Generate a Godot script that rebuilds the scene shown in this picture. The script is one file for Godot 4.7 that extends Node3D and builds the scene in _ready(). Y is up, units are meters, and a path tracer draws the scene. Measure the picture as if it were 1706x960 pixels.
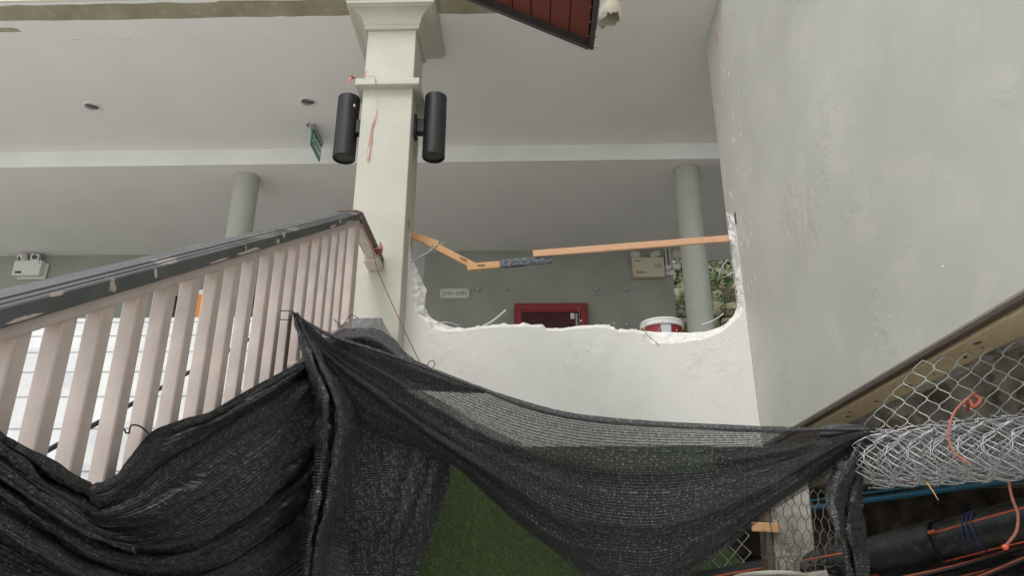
extends Node3D

const PITCH := 21.45
const YAW := 1.37
const EYE := 1.5
const RAIL_SLOPE := 0.588
const NET_PITCH := 0.115 / 14.0

var used := {}
var rng := RandomNumberGenerator.new()
var M := {}

func _ready() -> void:
	rng.seed = 7
	var cam := Camera3D.new()
	cam.name = "camera"
	cam.position = Vector3(0, EYE, 0)
	cam.rotation_degrees = Vector3(PITCH, YAW, 0)
	cam.fov = 42.0
	cam.near = 0.05
	cam.far = 400.0
	add_child(cam)
	cam.current = true
	var sky_mat := ProceduralSkyMaterial.new()
	sky_mat.sky_top_color = Color(0.70, 0.73, 0.76)
	sky_mat.sky_horizon_color = Color(0.95, 0.955, 0.95)
	sky_mat.sky_curve = 0.25
	sky_mat.ground_bottom_color = Color(0.55, 0.54, 0.51)
	sky_mat.ground_horizon_color = Color(0.70, 0.70, 0.67)
	sky_mat.energy_multiplier = 1.0
	var sky := Sky.new()
	sky.sky_material = sky_mat
	var env := Environment.new()
	env.background_mode = Environment.BG_SKY
	env.sky = sky
	env.background_energy_multiplier = 1.0
	env.tonemap_mode = Environment.TONE_MAPPER_LINEAR
	env.tonemap_exposure = 2.2
	env.sdfgi_enabled = true
	env.ssao_enabled = true
	env.ssil_enabled = true
	var we := WorldEnvironment.new()
	we.name = "world_environment"
	we.environment = env
	add_child(we)
	var sun := DirectionalLight3D.new()
	sun.name = "sun"
	sun.light_energy = 0.3
	sun.light_color = Color(1.0, 0.98, 0.95)
	sun.light_angular_distance = 25.0
	sun.shadow_enabled = true
	sun.rotation_degrees = Vector3(-58, -18, 0)
	add_child(sun)
	make_materials()
	build_setting()
	build_walls()
	build_column()
	build_stair()
	build_corridor_things()
	build_opening_things()
	build_roof_corner()
	build_undercroft()
	build_nets()

# ---------------------------------------------------------------- naming
func numbered(parent: Node, called: String) -> String:
	var key := str(parent.get_instance_id()) + "/" + called
	var n: int = used.get(key, 0)
	used[key] = n + 1
	return called if n == 0 else called + "_%03d" % n

func tag(o: Node, label: String, category: String, group := "") -> void:
	o.set_meta("label", label)
	o.set_meta("category", category)
	if group != "":
		o.set_meta("group", group)

func thing(called: String, label: String, category: String, at := Vector3.ZERO, group := "") -> Node3D:
	var o := Node3D.new()
	o.name = numbered(self, called)
	add_child(o, true)
	o.position = at
	tag(o, label, category, group)
	return o

func obj(called: String, mesh: Mesh, mat: Material, parent: Node3D = null, at := Vector3.ZERO) -> MeshInstance3D:
	var p: Node3D = self if parent == null else parent
	var o := MeshInstance3D.new()
	o.name = numbered(p, called)
	o.mesh = mesh
	o.material_override = mat
	o.position = at
	p.add_child(o, true)
	return o

func struct(called: String, mesh: Mesh, mat: Material, at := Vector3.ZERO) -> MeshInstance3D:
	var o := obj(called, mesh, mat, null, at)
	o.set_meta("kind", "structure")
	return o

# ---------------------------------------------------------------- mesh helpers
func start(smooth := false) -> SurfaceTool:
	var st := SurfaceTool.new()
	st.begin(Mesh.PRIMITIVE_TRIANGLES)
	st.set_smooth_group(0 if smooth else -1)
	return st

func done(st: SurfaceTool) -> ArrayMesh:
	st.generate_normals()
	return st.commit()

func tri(st: SurfaceTool, a: Vector3, b: Vector3, c: Vector3) -> void:
	st.add_vertex(a)
	st.add_vertex(b)
	st.add_vertex(c)

func quad(st: SurfaceTool, a: Vector3, b: Vector3, c: Vector3, d: Vector3) -> void:
	tri(st, a, b, c)
	tri(st, a, c, d)

func out_tri(st: SurfaceTool, mid: Vector3, a: Vector3, b: Vector3, c: Vector3) -> void:
	if (b - a).cross(c - a).dot((a + b + c) / 3.0 - mid) > 0.0:
		tri(st, a, c, b)
	else:
		tri(st, a, b, c)

func add_box(st: SurfaceTool, c: Vector3, s: Vector3, bevel := 0.004, basis := Basis()) -> void:
	st.set_smooth_group(-1)
	var h := s * 0.5
	var b: float = min(bevel, min(h.x, min(h.y, h.z)) * 0.6)
	var v := func(sx: float, sy: float, sz: float, axis: int) -> Vector3:
		var q := Vector3(sx * (h.x - b), sy * (h.y - b), sz * (h.z - b))
		if axis == 0:
			q.x = sx * h.x
		elif axis == 1:
			q.y = sy * h.y
		else:
			q.z = sz * h.z
		return c + basis * q
	for axis in 3:
		for sg in [-1.0, 1.0]:
			var r: Array = []
			for k in [[-1.0, -1.0], [1.0, -1.0], [1.0, 1.0], [-1.0, 1.0]]:
				var w := [0.0, 0.0, 0.0]
				w[axis] = sg
				w[(axis + 1) % 3] = k[0]
				w[(axis + 2) % 3] = k[1]
				r.append(v.call(w[0], w[1], w[2], axis))
			out_tri(st, c, r[0], r[1], r[2])
			out_tri(st, c, r[0], r[2], r[3])
	for axis in 3:
		var a1 := (axis + 1) % 3
		var a2 := (axis + 2) % 3
		for s1 in [-1.0, 1.0]:
			for s2 in [-1.0, 1.0]:
				var w := [0.0, 0.0, 0.0]
				w[a1] = s1
				w[a2] = s2
				w[axis] = -1.0
				var p0: Vector3 = v.call(w[0], w[1], w[2], a1)
				var p1: Vector3 = v.call(w[0], w[1], w[2], a2)
				w[axis] = 1.0
				var p2: Vector3 = v.call(w[0], w[1], w[2], a2)
				var p3: Vector3 = v.call(w[0], w[1], w[2], a1)
				out_tri(st, c, p0, p1, p2)
				out_tri(st, c, p0, p2, p3)
	for sx in [-1.0, 1.0]:
		for sy in [-1.0, 1.0]:
			for sz in [-1.0, 1.0]:
				out_tri(st, c, v.call(sx, sy, sz, 0), v.call(sx, sy, sz, 1), v.call(sx, sy, sz, 2))

func box(c: Vector3, s: Vector3, bevel := 0.004, basis := Basis()) -> ArrayMesh:
	var st := start()
	add_box(st, c, s, bevel, basis)
	return done(st)

func span(a: Vector3, b: Vector3, bevel := 0.004) -> ArrayMesh:
	return box((a + b) * 0.5, (b - a).abs(), bevel)

func along(a: Vector3, b: Vector3, up := Vector3.UP) -> Basis:
	var z := (b - a).normalized()
	var x := up.cross(z).normalized()
	return Basis(x, z.cross(x), z)

func bar(a: Vector3, b: Vector3, w: float, h: float, up := Vector3.UP, bevel := 0.003) -> ArrayMesh:
	return box((a + b) * 0.5, Vector3(w, h, a.distance_to(b)), bevel, along(a, b, up))

func add_tube(st: SurfaceTool, pts: PackedVector3Array, r: float, sides := 6, r_end := -1.0, caps := true) -> void:
	var n := pts.size()
	if n < 2:
		return
	var rings: Array = []
	var t0 := (pts[1] - pts[0]).normalized()
	var nx := t0.cross(Vector3.UP if absf(t0.y) < 0.9 else Vector3.RIGHT).normalized()
	for i in n:
		var t: Vector3
		if i == 0:
			t = t0
		elif i == n - 1:
			t = (pts[i] - pts[i - 1]).normalized()
		else:
			t = (pts[i + 1] - pts[i - 1]).normalized()
		nx = (nx - t * nx.dot(t)).normalized()
		var ny := t.cross(nx)
		var rr := r if r_end < 0.0 else lerpf(r, r_end, float(i) / (n - 1))
		var ring := PackedVector3Array()
		for k in sides:
			var a := TAU * k / sides
			ring.append(pts[i] + (nx * cos(a) + ny * sin(a)) * rr)
		rings.append(ring)
	st.set_smooth_group(0)
	for i in n - 1:
		for k in sides:
			var k2 := (k + 1) % sides
			quad(st, rings[i][k], rings[i][k2], rings[i + 1][k2], rings[i + 1][k])
	if caps:
		st.set_smooth_group(-1)
		for k in range(1, sides - 1):
			tri(st, rings[0][0], rings[0][k + 1], rings[0][k])
			tri(st, rings[n - 1][0], rings[n - 1][k], rings[n - 1][k + 1])

func tube(pts: PackedVector3Array, r: float, sides := 8, r_end := -1.0) -> ArrayMesh:
	var st := start(true)
	add_tube(st, pts, r, sides, r_end)
	return done(st)

func curve(ctrl: PackedVector3Array, n: int) -> PackedVector3Array:
	var out := PackedVector3Array()
	for i in n + 1:
		out.append(cr(ctrl, float(i) / n))
	return out

func cr(p: PackedVector3Array, t: float) -> Vector3:
	var f := clampf(t, 0.0, 1.0) * (p.size() - 1)
	var i := mini(int(f), p.size() - 2)
	var w := f - i
	var a := p[maxi(i - 1, 0)]
	var b := p[i]
	var c := p[i + 1]
	var d := p[mini(i + 2, p.size() - 1)]
	return b.cubic_interpolate(c, a, d, w)

func add_lathe(st: SurfaceTool, profile: PackedVector2Array, at: Vector3, basis: Basis, sides := 28, smooth := true) -> void:
	# profile: (radius, height along the basis' y); sharp where a radius and height repeat
	for i in profile.size() - 1:
		var a := profile[i]
		var b := profile[i + 1]
		if a.is_equal_approx(b):
			continue
		st.set_smooth_group(i + 1 if smooth else -1)
		for k in sides:
			var p0 := TAU * k / sides
			var p1 := TAU * (k + 1) / sides
			var d0 := Vector3(cos(p0), 0, sin(p0))
			var d1 := Vector3(cos(p1), 0, sin(p1))
			var v0 := at + basis * (d0 * a.x + Vector3(0, a.y, 0))
			var v1 := at + basis * (d1 * a.x + Vector3(0, a.y, 0))
			var v2 := at + basis * (d1 * b.x + Vector3(0, b.y, 0))
			var v3 := at + basis * (d0 * b.x + Vector3(0, b.y, 0))
			if a.x > 1e-5:
				tri(st, v0, v1, v2)
			if b.x > 1e-5:
				tri(st, v0, v2, v3)

func lathe(profile: PackedVector2Array, at := Vector3.ZERO, basis := Basis(), sides := 28) -> ArrayMesh:
	var st := start(true)
	add_lathe(st, profile, at, basis, sides)
	return done(st)

func add_prism(st: SurfaceTool, poly: PackedVector2Array, o: Vector3, ex: Vector3, ey: Vector3, ez: Vector3) -> void:
	st.set_smooth_group(-1)
	var idx := Geometry2D.triangulate_polygon(poly)
	for i in range(0, idx.size(), 3):
		var a := o + ex * poly[idx[i]].x + ey * poly[idx[i]].y
		var b := o + ex * poly[idx[i + 1]].x + ey * poly[idx[i + 1]].y
		var c := o + ex * poly[idx[i + 2]].x + ey * poly[idx[i + 2]].y
		out_tri(st, o + ez * 0.5 + (a + b + c - 3.0 * o) / 3.0, a, b, c)
		out_tri(st, o + ez * 0.5 + (a + b + c - 3.0 * o) / 3.0, a + ez, b + ez, c + ez)
	var cw := Geometry2D.is_polygon_clockwise(poly)
	var hand := ex.cross(ey).dot(ez) > 0.0
	for i in poly.size():
		var p := poly[i]
		var q := poly[(i + 1) % poly.size()]
		var a := o + ex * p.x + ey * p.y
		var b := o + ex * q.x + ey * q.y
		if cw == hand:
			quad(st, a, b, b + ez, a + ez)
		else:
			quad(st, a, a + ez, b + ez, b)

func prism(poly: PackedVector2Array, o: Vector3, ex: Vector3, ey: Vector3, ez: Vector3) -> ArrayMesh:
	var st := start()
	add_prism(st, poly, o, ex, ey, ez)
	return done(st)

# A cloth through guide rows (each row runs along the cloth, rows follow one another across it).
func sheet(rows: Array, nu: int, nv: int, bump: Callable, rib := 0.0, pitch := NET_PITCH) -> ArrayMesh:
	var g: Array = []
	var longest := 0.0
	var widest := 0.0
	for i in nu + 1:
		var u := float(i) / nu
		var col := PackedVector3Array()
		for r in rows:
			col.append(cr(r, u))
		var line := PackedVector3Array()
		var wide := 0.0
		for j in nv + 1:
			line.append(cr(col, float(j) / nv))
			if j > 0:
				wide += line[j].distance_to(line[j - 1])
		widest += wide / (nu + 1)
		g.append(line)
	for j in nv + 1:
		var l := 0.0
		for i in nu:
			l += g[i][j].distance_to(g[i + 1][j])
		longest = maxf(longest, l)
	if rib > 0.0:
		# knitted ribs need a finer grid across them: six points to each rib
		var fine := int(ceil(widest / pitch * 6.0))
		for i in nu + 1:
			var line := PackedVector3Array()
			for j in fine + 1:
				line.append(cr(g[i], float(j) / fine))
			g[i] = line
		nv = fine
	var pts := PackedVector3Array()
	for i in nu + 1:
		for j in nv + 1:
			var du: Vector3 = g[mini(i + 1, nu)][j] - g[maxi(i - 1, 0)][j]
			var dv: Vector3 = g[i][mini(j + 1, nv)] - g[i][maxi(j - 1, 0)]
			var n := du.cross(dv).normalized()
			if n.z < 0.0:
				n = -n
			var lift: float = bump.call(float(i) / nu, float(j) / nv)
			if rib > 0.0:
				lift += rib * cos(TAU * (widest * j / nv / pitch - 0.5))
			pts.append(g[i][j] + n * lift)
	var st := start(true)
	for i in nu + 1:
		for j in nv + 1:
			st.set_uv(Vector2(longest * i / nu, widest * NET_PITCH / pitch * j / nv))
			st.add_vertex(pts[i * (nv + 1) + j])
	for i in nu:
		for j in nv:
			var a := i * (nv + 1) + j
			for k in [a, a + 1, a + nv + 2, a, a + nv + 2, a + nv + 1]:
				st.add_index(k)
	st.generate_normals()
	return st.commit()

# ---------------------------------------------------------------- materials
func noise_img(size: int, freq: float, octaves: int, seed_: int, kind := FastNoiseLite.TYPE_SIMPLEX_SMOOTH) -> PackedByteArray:
	var n := FastNoiseLite.new()
	n.seed = seed_
	n.noise_type = kind
	n.frequency = freq
	n.fractal_type = FastNoiseLite.FRACTAL_FBM
	n.fractal_octaves = octaves
	var im := n.get_seamless_image(size, size, false, false, 0.12, true)
	im.convert(Image.FORMAT_L8)
	return im.get_data()

func srgb(c: Color) -> Color:
	return c.linear_to_srgb()

# col: real-world (linear) base colour; vary: patchiness; grain: fine speckle; spot: [colour, share, frequency]; tile in metres; bump in centimetres
func surf(col: Color, rough: float, tile := 1.0, vary := 0.08, grain := 0.05, bump := 0.0, spot: Array = [], size := 512, seed_ := 1, bump_freq := 0.03, patchy := false) -> StandardMaterial3D:
	var m := StandardMaterial3D.new()
	m.roughness = rough
	m.uv1_triplanar = true
	m.uv1_world_triplanar = true
	m.uv1_scale = Vector3.ONE / tile
	var a := noise_img(size, 3.0 / size, 5, seed_)
	var b := noise_img(size, 0.35, 2, seed_ + 1)
	var s := noise_img(size, float(spot[2]) if spot.size() > 2 else 0.02, 4, seed_ + 2) if spot.size() > 0 else PackedByteArray()
	var data := PackedByteArray()
	data.resize(size * size * 3)
	var sc: Color = srgb(spot[0]) if spot.size() > 0 else Color.BLACK
	var share: float = spot[1] if spot.size() > 0 else 0.0
	var c0 := srgb(col)
	for i in size * size:
		var k := 1.0 + vary * (a[i] / 127.5 - 1.0) + grain * (b[i] / 127.5 - 1.0)
		var r := c0.r * k
		var g := c0.g * k
		var bl := c0.b * k
		if share > 0.0:
			var w := clampf((s[i] / 255.0 - (1.0 - share)) * 14.0, 0.0, 1.0)
			r = lerpf(r, sc.r * k, w)
			g = lerpf(g, sc.g * k, w)
			bl = lerpf(bl, sc.b * k, w)
		data[i * 3] = clampi(int(r * 255.0), 0, 255)
		data[i * 3 + 1] = clampi(int(g * 255.0), 0, 255)
		data[i * 3 + 2] = clampi(int(bl * 255.0), 0, 255)
	m.albedo_texture = ImageTexture.create_from_image(Image.create_from_data(size, size, false, Image.FORMAT_RGB8, data))
	if bump > 0.0:
		var h := noise_img(size, bump_freq, 4, seed_ + 3)
		if patchy:
			# relief only where the trowel left it: long strokes inside scattered patches
			var where := noise_img(size, 2.6 / size, 3, seed_ + 9)
			var grit := noise_img(size, 0.11, 3, seed_ + 10)
			for i in size * size:
				var w := smoothstep(0.50, 0.78, where[i] / 255.0)
				h[i] = clampi(int(70.0 + w * (h[i] - 128.0) * 0.8 + (0.05 + w * 0.22) * (grit[i] - 128.0) + 40.0 * w), 0, 255)
		m.heightmap_enabled = true
		m.heightmap_scale = bump
		m.heightmap_texture = ImageTexture.create_from_image(Image.create_from_data(size, size, false, Image.FORMAT_L8, h))
	return m

func plain(col: Color, rough := 0.5, metal := 0.0) -> StandardMaterial3D:
	var m := StandardMaterial3D.new()
	m.albedo_color = srgb(col)
	m.roughness = rough
	m.metallic = metal
	return m

# Timber: grain stretched along one axis of the object's own triplanar mapping.
func wood(col: Color, dark: Color, scale: Vector3, seed_: int) -> StandardMaterial3D:
	var size := 256
	var a := noise_img(size, 0.03, 4, seed_)
	var b := noise_img(size, 0.2, 2, seed_ + 1)
	var data := PackedByteArray()
	data.resize(size * size * 3)
	var c0 := srgb(col)
	var c1 := srgb(dark)
	for i in size * size:
		var w := clampf((a[i] / 255.0 - 0.35) * 1.6, 0.0, 1.0)
		w = clampf(w * 0.75 + 0.25 * absf(sin(a[i] * 0.16)), 0.0, 1.0)
		var c := c0.lerp(c1, w)
		var k := 1.0 + 0.10 * (b[i] / 127.5 - 1.0)
		data[i * 3] = clampi(int(c.r * k * 255.0), 0, 255)
		data[i * 3 + 1] = clampi(int(c.g * k * 255.0), 0, 255)
		data[i * 3 + 2] = clampi(int(c.b * k * 255.0), 0, 255)
	var m := StandardMaterial3D.new()
	m.roughness = 0.75
	m.uv1_triplanar = true
	m.uv1_scale = scale
	m.albedo_texture = ImageTexture.create_from_image(Image.create_from_data(size, size, false, Image.FORMAT_RGB8, data))
	return m

# Knitted shade net: chain threads along U with slanted tapes between them. open: share of each gap that is a hole.
func net(open: float, tone: float, seed_: int, rows := 14, cells := 24) -> StandardMaterial3D:
	var size := 512
	var r2 := RandomNumberGenerator.new()
	r2.seed = seed_
	var painted_glint := PackedFloat32Array()
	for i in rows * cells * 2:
		painted_glint.append(pow(r2.randf(), 5.0))
	var wob := noise_img(size, 0.02, 3, seed_)
	var thin := noise_img(size, 0.008, 3, seed_ + 5)
	var data := PackedByteArray()
	data.resize(size * size * 4)
	var high := PackedByteArray()
	high.resize(size * size)
	for y in size:
		var v := float(y) / size * rows
		for x in size:
			var i := y * size + x
			var w := wob[i] / 127.5 - 1.0
			var vv := v + w * 0.12
			var row := posmod(int(floorf(vv)), rows)
			var f := vv - floorf(vv)
			var u := float(x) / size * cells + (row % 2) * 0.5 + w * 0.8
			var cell := posmod(int(floorf(u)), cells)
			var g := u - floorf(u)
			var chain := clampf(1.0 - absf(f - 0.5) / 0.2, 0.0, 1.0)
			var e := fposmod(g + (f if row % 2 == 0 else 1.0 - f) * 0.6, 1.0)
			var op := open * (0.75 + 0.5 * thin[i] / 255.0)
			var tape := clampf(1.0 - absf(e - 0.5) / maxf(0.06, 0.55 * (1.0 - op)), 0.0, 1.0)
			var solid := maxf(chain, tape)
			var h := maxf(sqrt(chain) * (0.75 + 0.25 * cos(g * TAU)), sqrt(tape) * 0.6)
			var s := painted_glint[row * cells + cell]
			var c := tone * (0.03 + 1.1 * h * h + 3.2 * s * h)  # thread glints and dark gaps between threads are painted into the colour
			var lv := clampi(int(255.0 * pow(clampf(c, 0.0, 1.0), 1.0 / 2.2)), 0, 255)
			data[i * 4] = lv
			data[i * 4 + 1] = lv
			data[i * 4 + 2] = clampi(int(lv * 1.05), 0, 255)
			data[i * 4 + 3] = 255 if open <= 0.0 else clampi(int(255.0 * smoothstep(0.0, 0.35, solid)), 0, 255)
			high[i] = clampi(int(h * 255.0), 0, 255)
	var m := StandardMaterial3D.new()
	m.albedo_texture = ImageTexture.create_from_image(Image.create_from_data(size, size, false, Image.FORMAT_RGBA8, data))
	m.heightmap_enabled = true
	m.heightmap_scale = 0.6
	m.heightmap_texture = ImageTexture.create_from_image(Image.create_from_data(size, size, false, Image.FORMAT_L8, high))
	m.roughness = 0.36
	m.metallic_specular = 0.6
	m.uv1_scale = Vector3(1.0 / 0.12, 1.0 / 0.115, 1.0)
	m.cull_mode = BaseMaterial3D.CULL_DISABLED
	if open > 0.0:
		m.transparency = BaseMaterial3D.TRANSPARENCY_ALPHA
	return m

func make_materials() -> void:
	var white := Color(0.74, 0.735, 0.70)
	M.white_wall = surf(white, 0.75, 1.6, 0.02, 0.025, 0.8, [Color(0.70, 0.69, 0.65), 0.27, 0.03], 512, 11, 0.016, true)
	M.side_wall = surf(Color(0.56, 0.55, 0.50), 0.5, 2.6, 0.03, 0.02, 0.5, [Color(0.585, 0.57, 0.515), 0.36, 0.006], 1024, 21, 0.022, true)
	M.column = surf(Color(0.51, 0.50, 0.43), 0.55, 1.3, 0.03, 0.02, 0.12, [], 512, 31)
	M.ceiling = surf(Color(0.80, 0.785, 0.765), 0.85, 3.0, 0.014, 0.015, 0.1, [], 512, 41)
	M.beam_face = surf(Color(0.88, 0.89, 0.875), 0.8, 2.0, 0.02, 0.015, 0.0, [], 256, 45)
	M.back_wall = surf(Color(0.33, 0.345, 0.30), 0.7, 2.0, 0.05, 0.03, 0.15, [], 512, 51)
	M.round_column = surf(Color(0.44, 0.45, 0.39), 0.45, 1.5, 0.04, 0.02, 0.05, [], 256, 55)
	M.primer = surf(Color(0.33, 0.295, 0.21), 0.85, 1.2, 0.08, 0.04, 0.3, [Color(0.37, 0.335, 0.25), 0.3, 0.02], 512, 61)
	M.fascia = surf(Color(0.72, 0.69, 0.60), 0.8, 2.0, 0.05, 0.03, 0.1, [], 256, 65)
	M.fracture = surf(Color(0.80, 0.795, 0.78), 0.9, 0.25, 0.05, 0.05, 0.5, [Color(0.68, 0.66, 0.62), 0.3, 0.03], 256, 71, 0.05)
	M.brick_and_painted_hole = surf(Color(0.45, 0.17, 0.08), 0.9, 0.2, 0.2, 0.1, 0.3, [], 128, 75)
	M.marble = surf(Color(0.68, 0.685, 0.68), 0.3, 1.4, 0.06, 0.02, 0.0, [Color(0.60, 0.61, 0.62), 0.30, 0.012], 512, 81)
	M.granite = surf(Color(0.20, 0.20, 0.205), 0.35, 0.16, 0.15, 0.5, 0.0, [Color(0.45, 0.45, 0.45), 0.36, 0.2], 256, 85)
	M.slat = surf(Color(0.60, 0.51, 0.47), 0.55, 0.6, 0.05, 0.03, 0.1, [Color(0.70, 0.64, 0.60), 0.2, 0.06], 512, 91)
	M.rail_dark = surf(Color(0.085, 0.09, 0.092), 0.55, 0.9, 0.18, 0.06, 0.1, [Color(0.46, 0.39, 0.35), 0.22, 0.011], 512, 95)
	M.concrete = surf(Color(0.36, 0.345, 0.305), 0.9, 1.3, 0.22, 0.12, 0.8, [Color(0.22, 0.20, 0.165), 0.33, 0.02], 512, 101)
	M.stained_concrete = surf(Color(0.23, 0.215, 0.175), 0.95, 1.1, 0.3, 0.15, 0.8, [Color(0.15, 0.11, 0.07), 0.38, 0.02], 256, 107)
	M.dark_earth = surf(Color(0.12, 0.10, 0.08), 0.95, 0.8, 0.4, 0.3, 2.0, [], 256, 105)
	M.ground = surf(Color(0.50, 0.48, 0.44), 0.9, 3.0, 0.15, 0.1, 0.6, [], 512, 111)
	M.floor = surf(Color(0.62, 0.61, 0.58), 0.35, 1.2, 0.06, 0.04, 0.0, [], 256, 115)
	M.lamp_black = plain(Color(0.012, 0.013, 0.015), 0.38)
	M.lens = plain(Color(0.05, 0.05, 0.045), 0.2)
	M.white_plastic = plain(Color(0.74, 0.74, 0.71), 0.4)
	M.cream_plastic = plain(Color(0.58, 0.53, 0.40), 0.45)
	M.steel = plain(Color(0.55, 0.55, 0.54), 0.35, 0.9)
	M.dull_steel = plain(Color(0.40, 0.40, 0.38), 0.5, 0.8)
	M.wire = plain(Color(0.42, 0.43, 0.44), 0.38, 0.6)
	M.rusty_wire = plain(Color(0.14, 0.125, 0.105), 0.6, 0.3)
	M.ink = plain(Color(0.02, 0.02, 0.022), 0.6)
	M.grey_ink = plain(Color(0.10, 0.10, 0.10), 0.6)
	M.red_paint = surf(Color(0.27, 0.022, 0.022), 0.38, 0.5, 0.06, 0.04, 0.0, [], 128, 121)
	M.cabinet_dark = plain(Color(0.06, 0.012, 0.014), 0.12)
	M.exit_green = plain(Color(0.03, 0.24, 0.17), 0.3)
	M.exit_white = plain(Color(0.55, 0.72, 0.66), 0.3)
	M.stick = wood(Color(0.66, 0.40, 0.20), Color(0.50, 0.27, 0.12), Vector3(20, 20, 2.0), 131)
	M.lath = wood(Color(0.68, 0.42, 0.27), Color(0.55, 0.30, 0.17), Vector3(26, 26, 1.6), 135)
	M.formwork = wood(Color(0.72, 0.60, 0.41), Color(0.52, 0.39, 0.23), Vector3(14, 14, 1.4), 141)
	M.old_wood = wood(Color(0.14, 0.105, 0.08), Color(0.06, 0.045, 0.035), Vector3(18, 18, 1.5), 145)
	M.red_board = wood(Color(0.15, 0.03, 0.018), Color(0.10, 0.018, 0.012), Vector3(9, 9, 0.7), 151)
	M.barge = surf(Color(0.035, 0.03, 0.03), 0.5, 0.5, 0.15, 0.08, 0.0, [], 128, 155)
	M.bitumen = surf(Color(0.16, 0.18, 0.21), 0.5, 0.12, 0.5, 0.4, 1.0, [Color(0.55, 0.56, 0.58), 0.25, 0.08], 256, 161, 0.08)
	M.pvc = surf(Color(0.62, 0.57, 0.46), 0.4, 0.3, 0.08, 0.05, 0.0, [Color(0.32, 0.28, 0.2), 0.25, 0.03], 128, 165)
	M.blue_pipe = surf(Color(0.015, 0.10, 0.155), 0.35, 0.4, 0.1, 0.05, 0.0, [], 128, 171)
	M.hdpe = surf(Color(0.012, 0.0125, 0.013), 0.42, 0.4, 0.25, 0.2, 0.1, [Color(0.04, 0.04, 0.037), 0.32, 0.03], 256, 175)
	M.orange_stripe = surf(Color(0.42, 0.085, 0.03), 0.5, 0.3, 0.2, 0.1, 0.0, [], 128, 181)
	M.string = surf(Color(0.36, 0.13, 0.09), 0.7, 0.05, 0.15, 0.1, 0.0, [], 128, 185)
	M.ribbon = plain(Color(0.56, 0.20, 0.15), 0.5)
	M.rock = surf(Color(0.36, 0.34, 0.26), 0.95, 0.5, 0.25, 0.2, 1.5, [Color(0.20, 0.20, 0.07), 0.40, 0.02], 512, 191)
	M.rock_dark = surf(Color(0.20, 0.185, 0.14), 0.95, 0.5, 0.25, 0.2, 1.5, [Color(0.06, 0.07, 0.025), 0.38, 0.02], 256, 195)
	M.leaf = plain(Color(0.07, 0.14, 0.035), 0.5)
	M.leaf.backlight_enabled = true
	M.leaf.backlight = Color(0.10, 0.2, 0.03)
	M.leaf_pale = plain(Color(0.26, 0.26, 0.06), 0.5)
	M.brown_board = surf(Color(0.16, 0.075, 0.035), 0.6, 0.4, 0.2, 0.1, 0.0, [], 128, 201)
	M.turf_back = surf(Color(0.06, 0.10, 0.035), 0.9, 0.3, 0.2, 0.2, 0.0, [], 128, 205)
	M.blade = plain(Color(1, 1, 1), 0.55)
	M.blade.vertex_color_use_as_albedo = true
	M.orange_print = plain(Color(0.80, 0.27, 0.03), 0.5)
	M.net_dense = net(0.0, 0.135, 301)
	M.net_mid = net(0.12, 0.13, 302)
	M.net_sheer = net(0.42, 0.10, 303)

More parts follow.
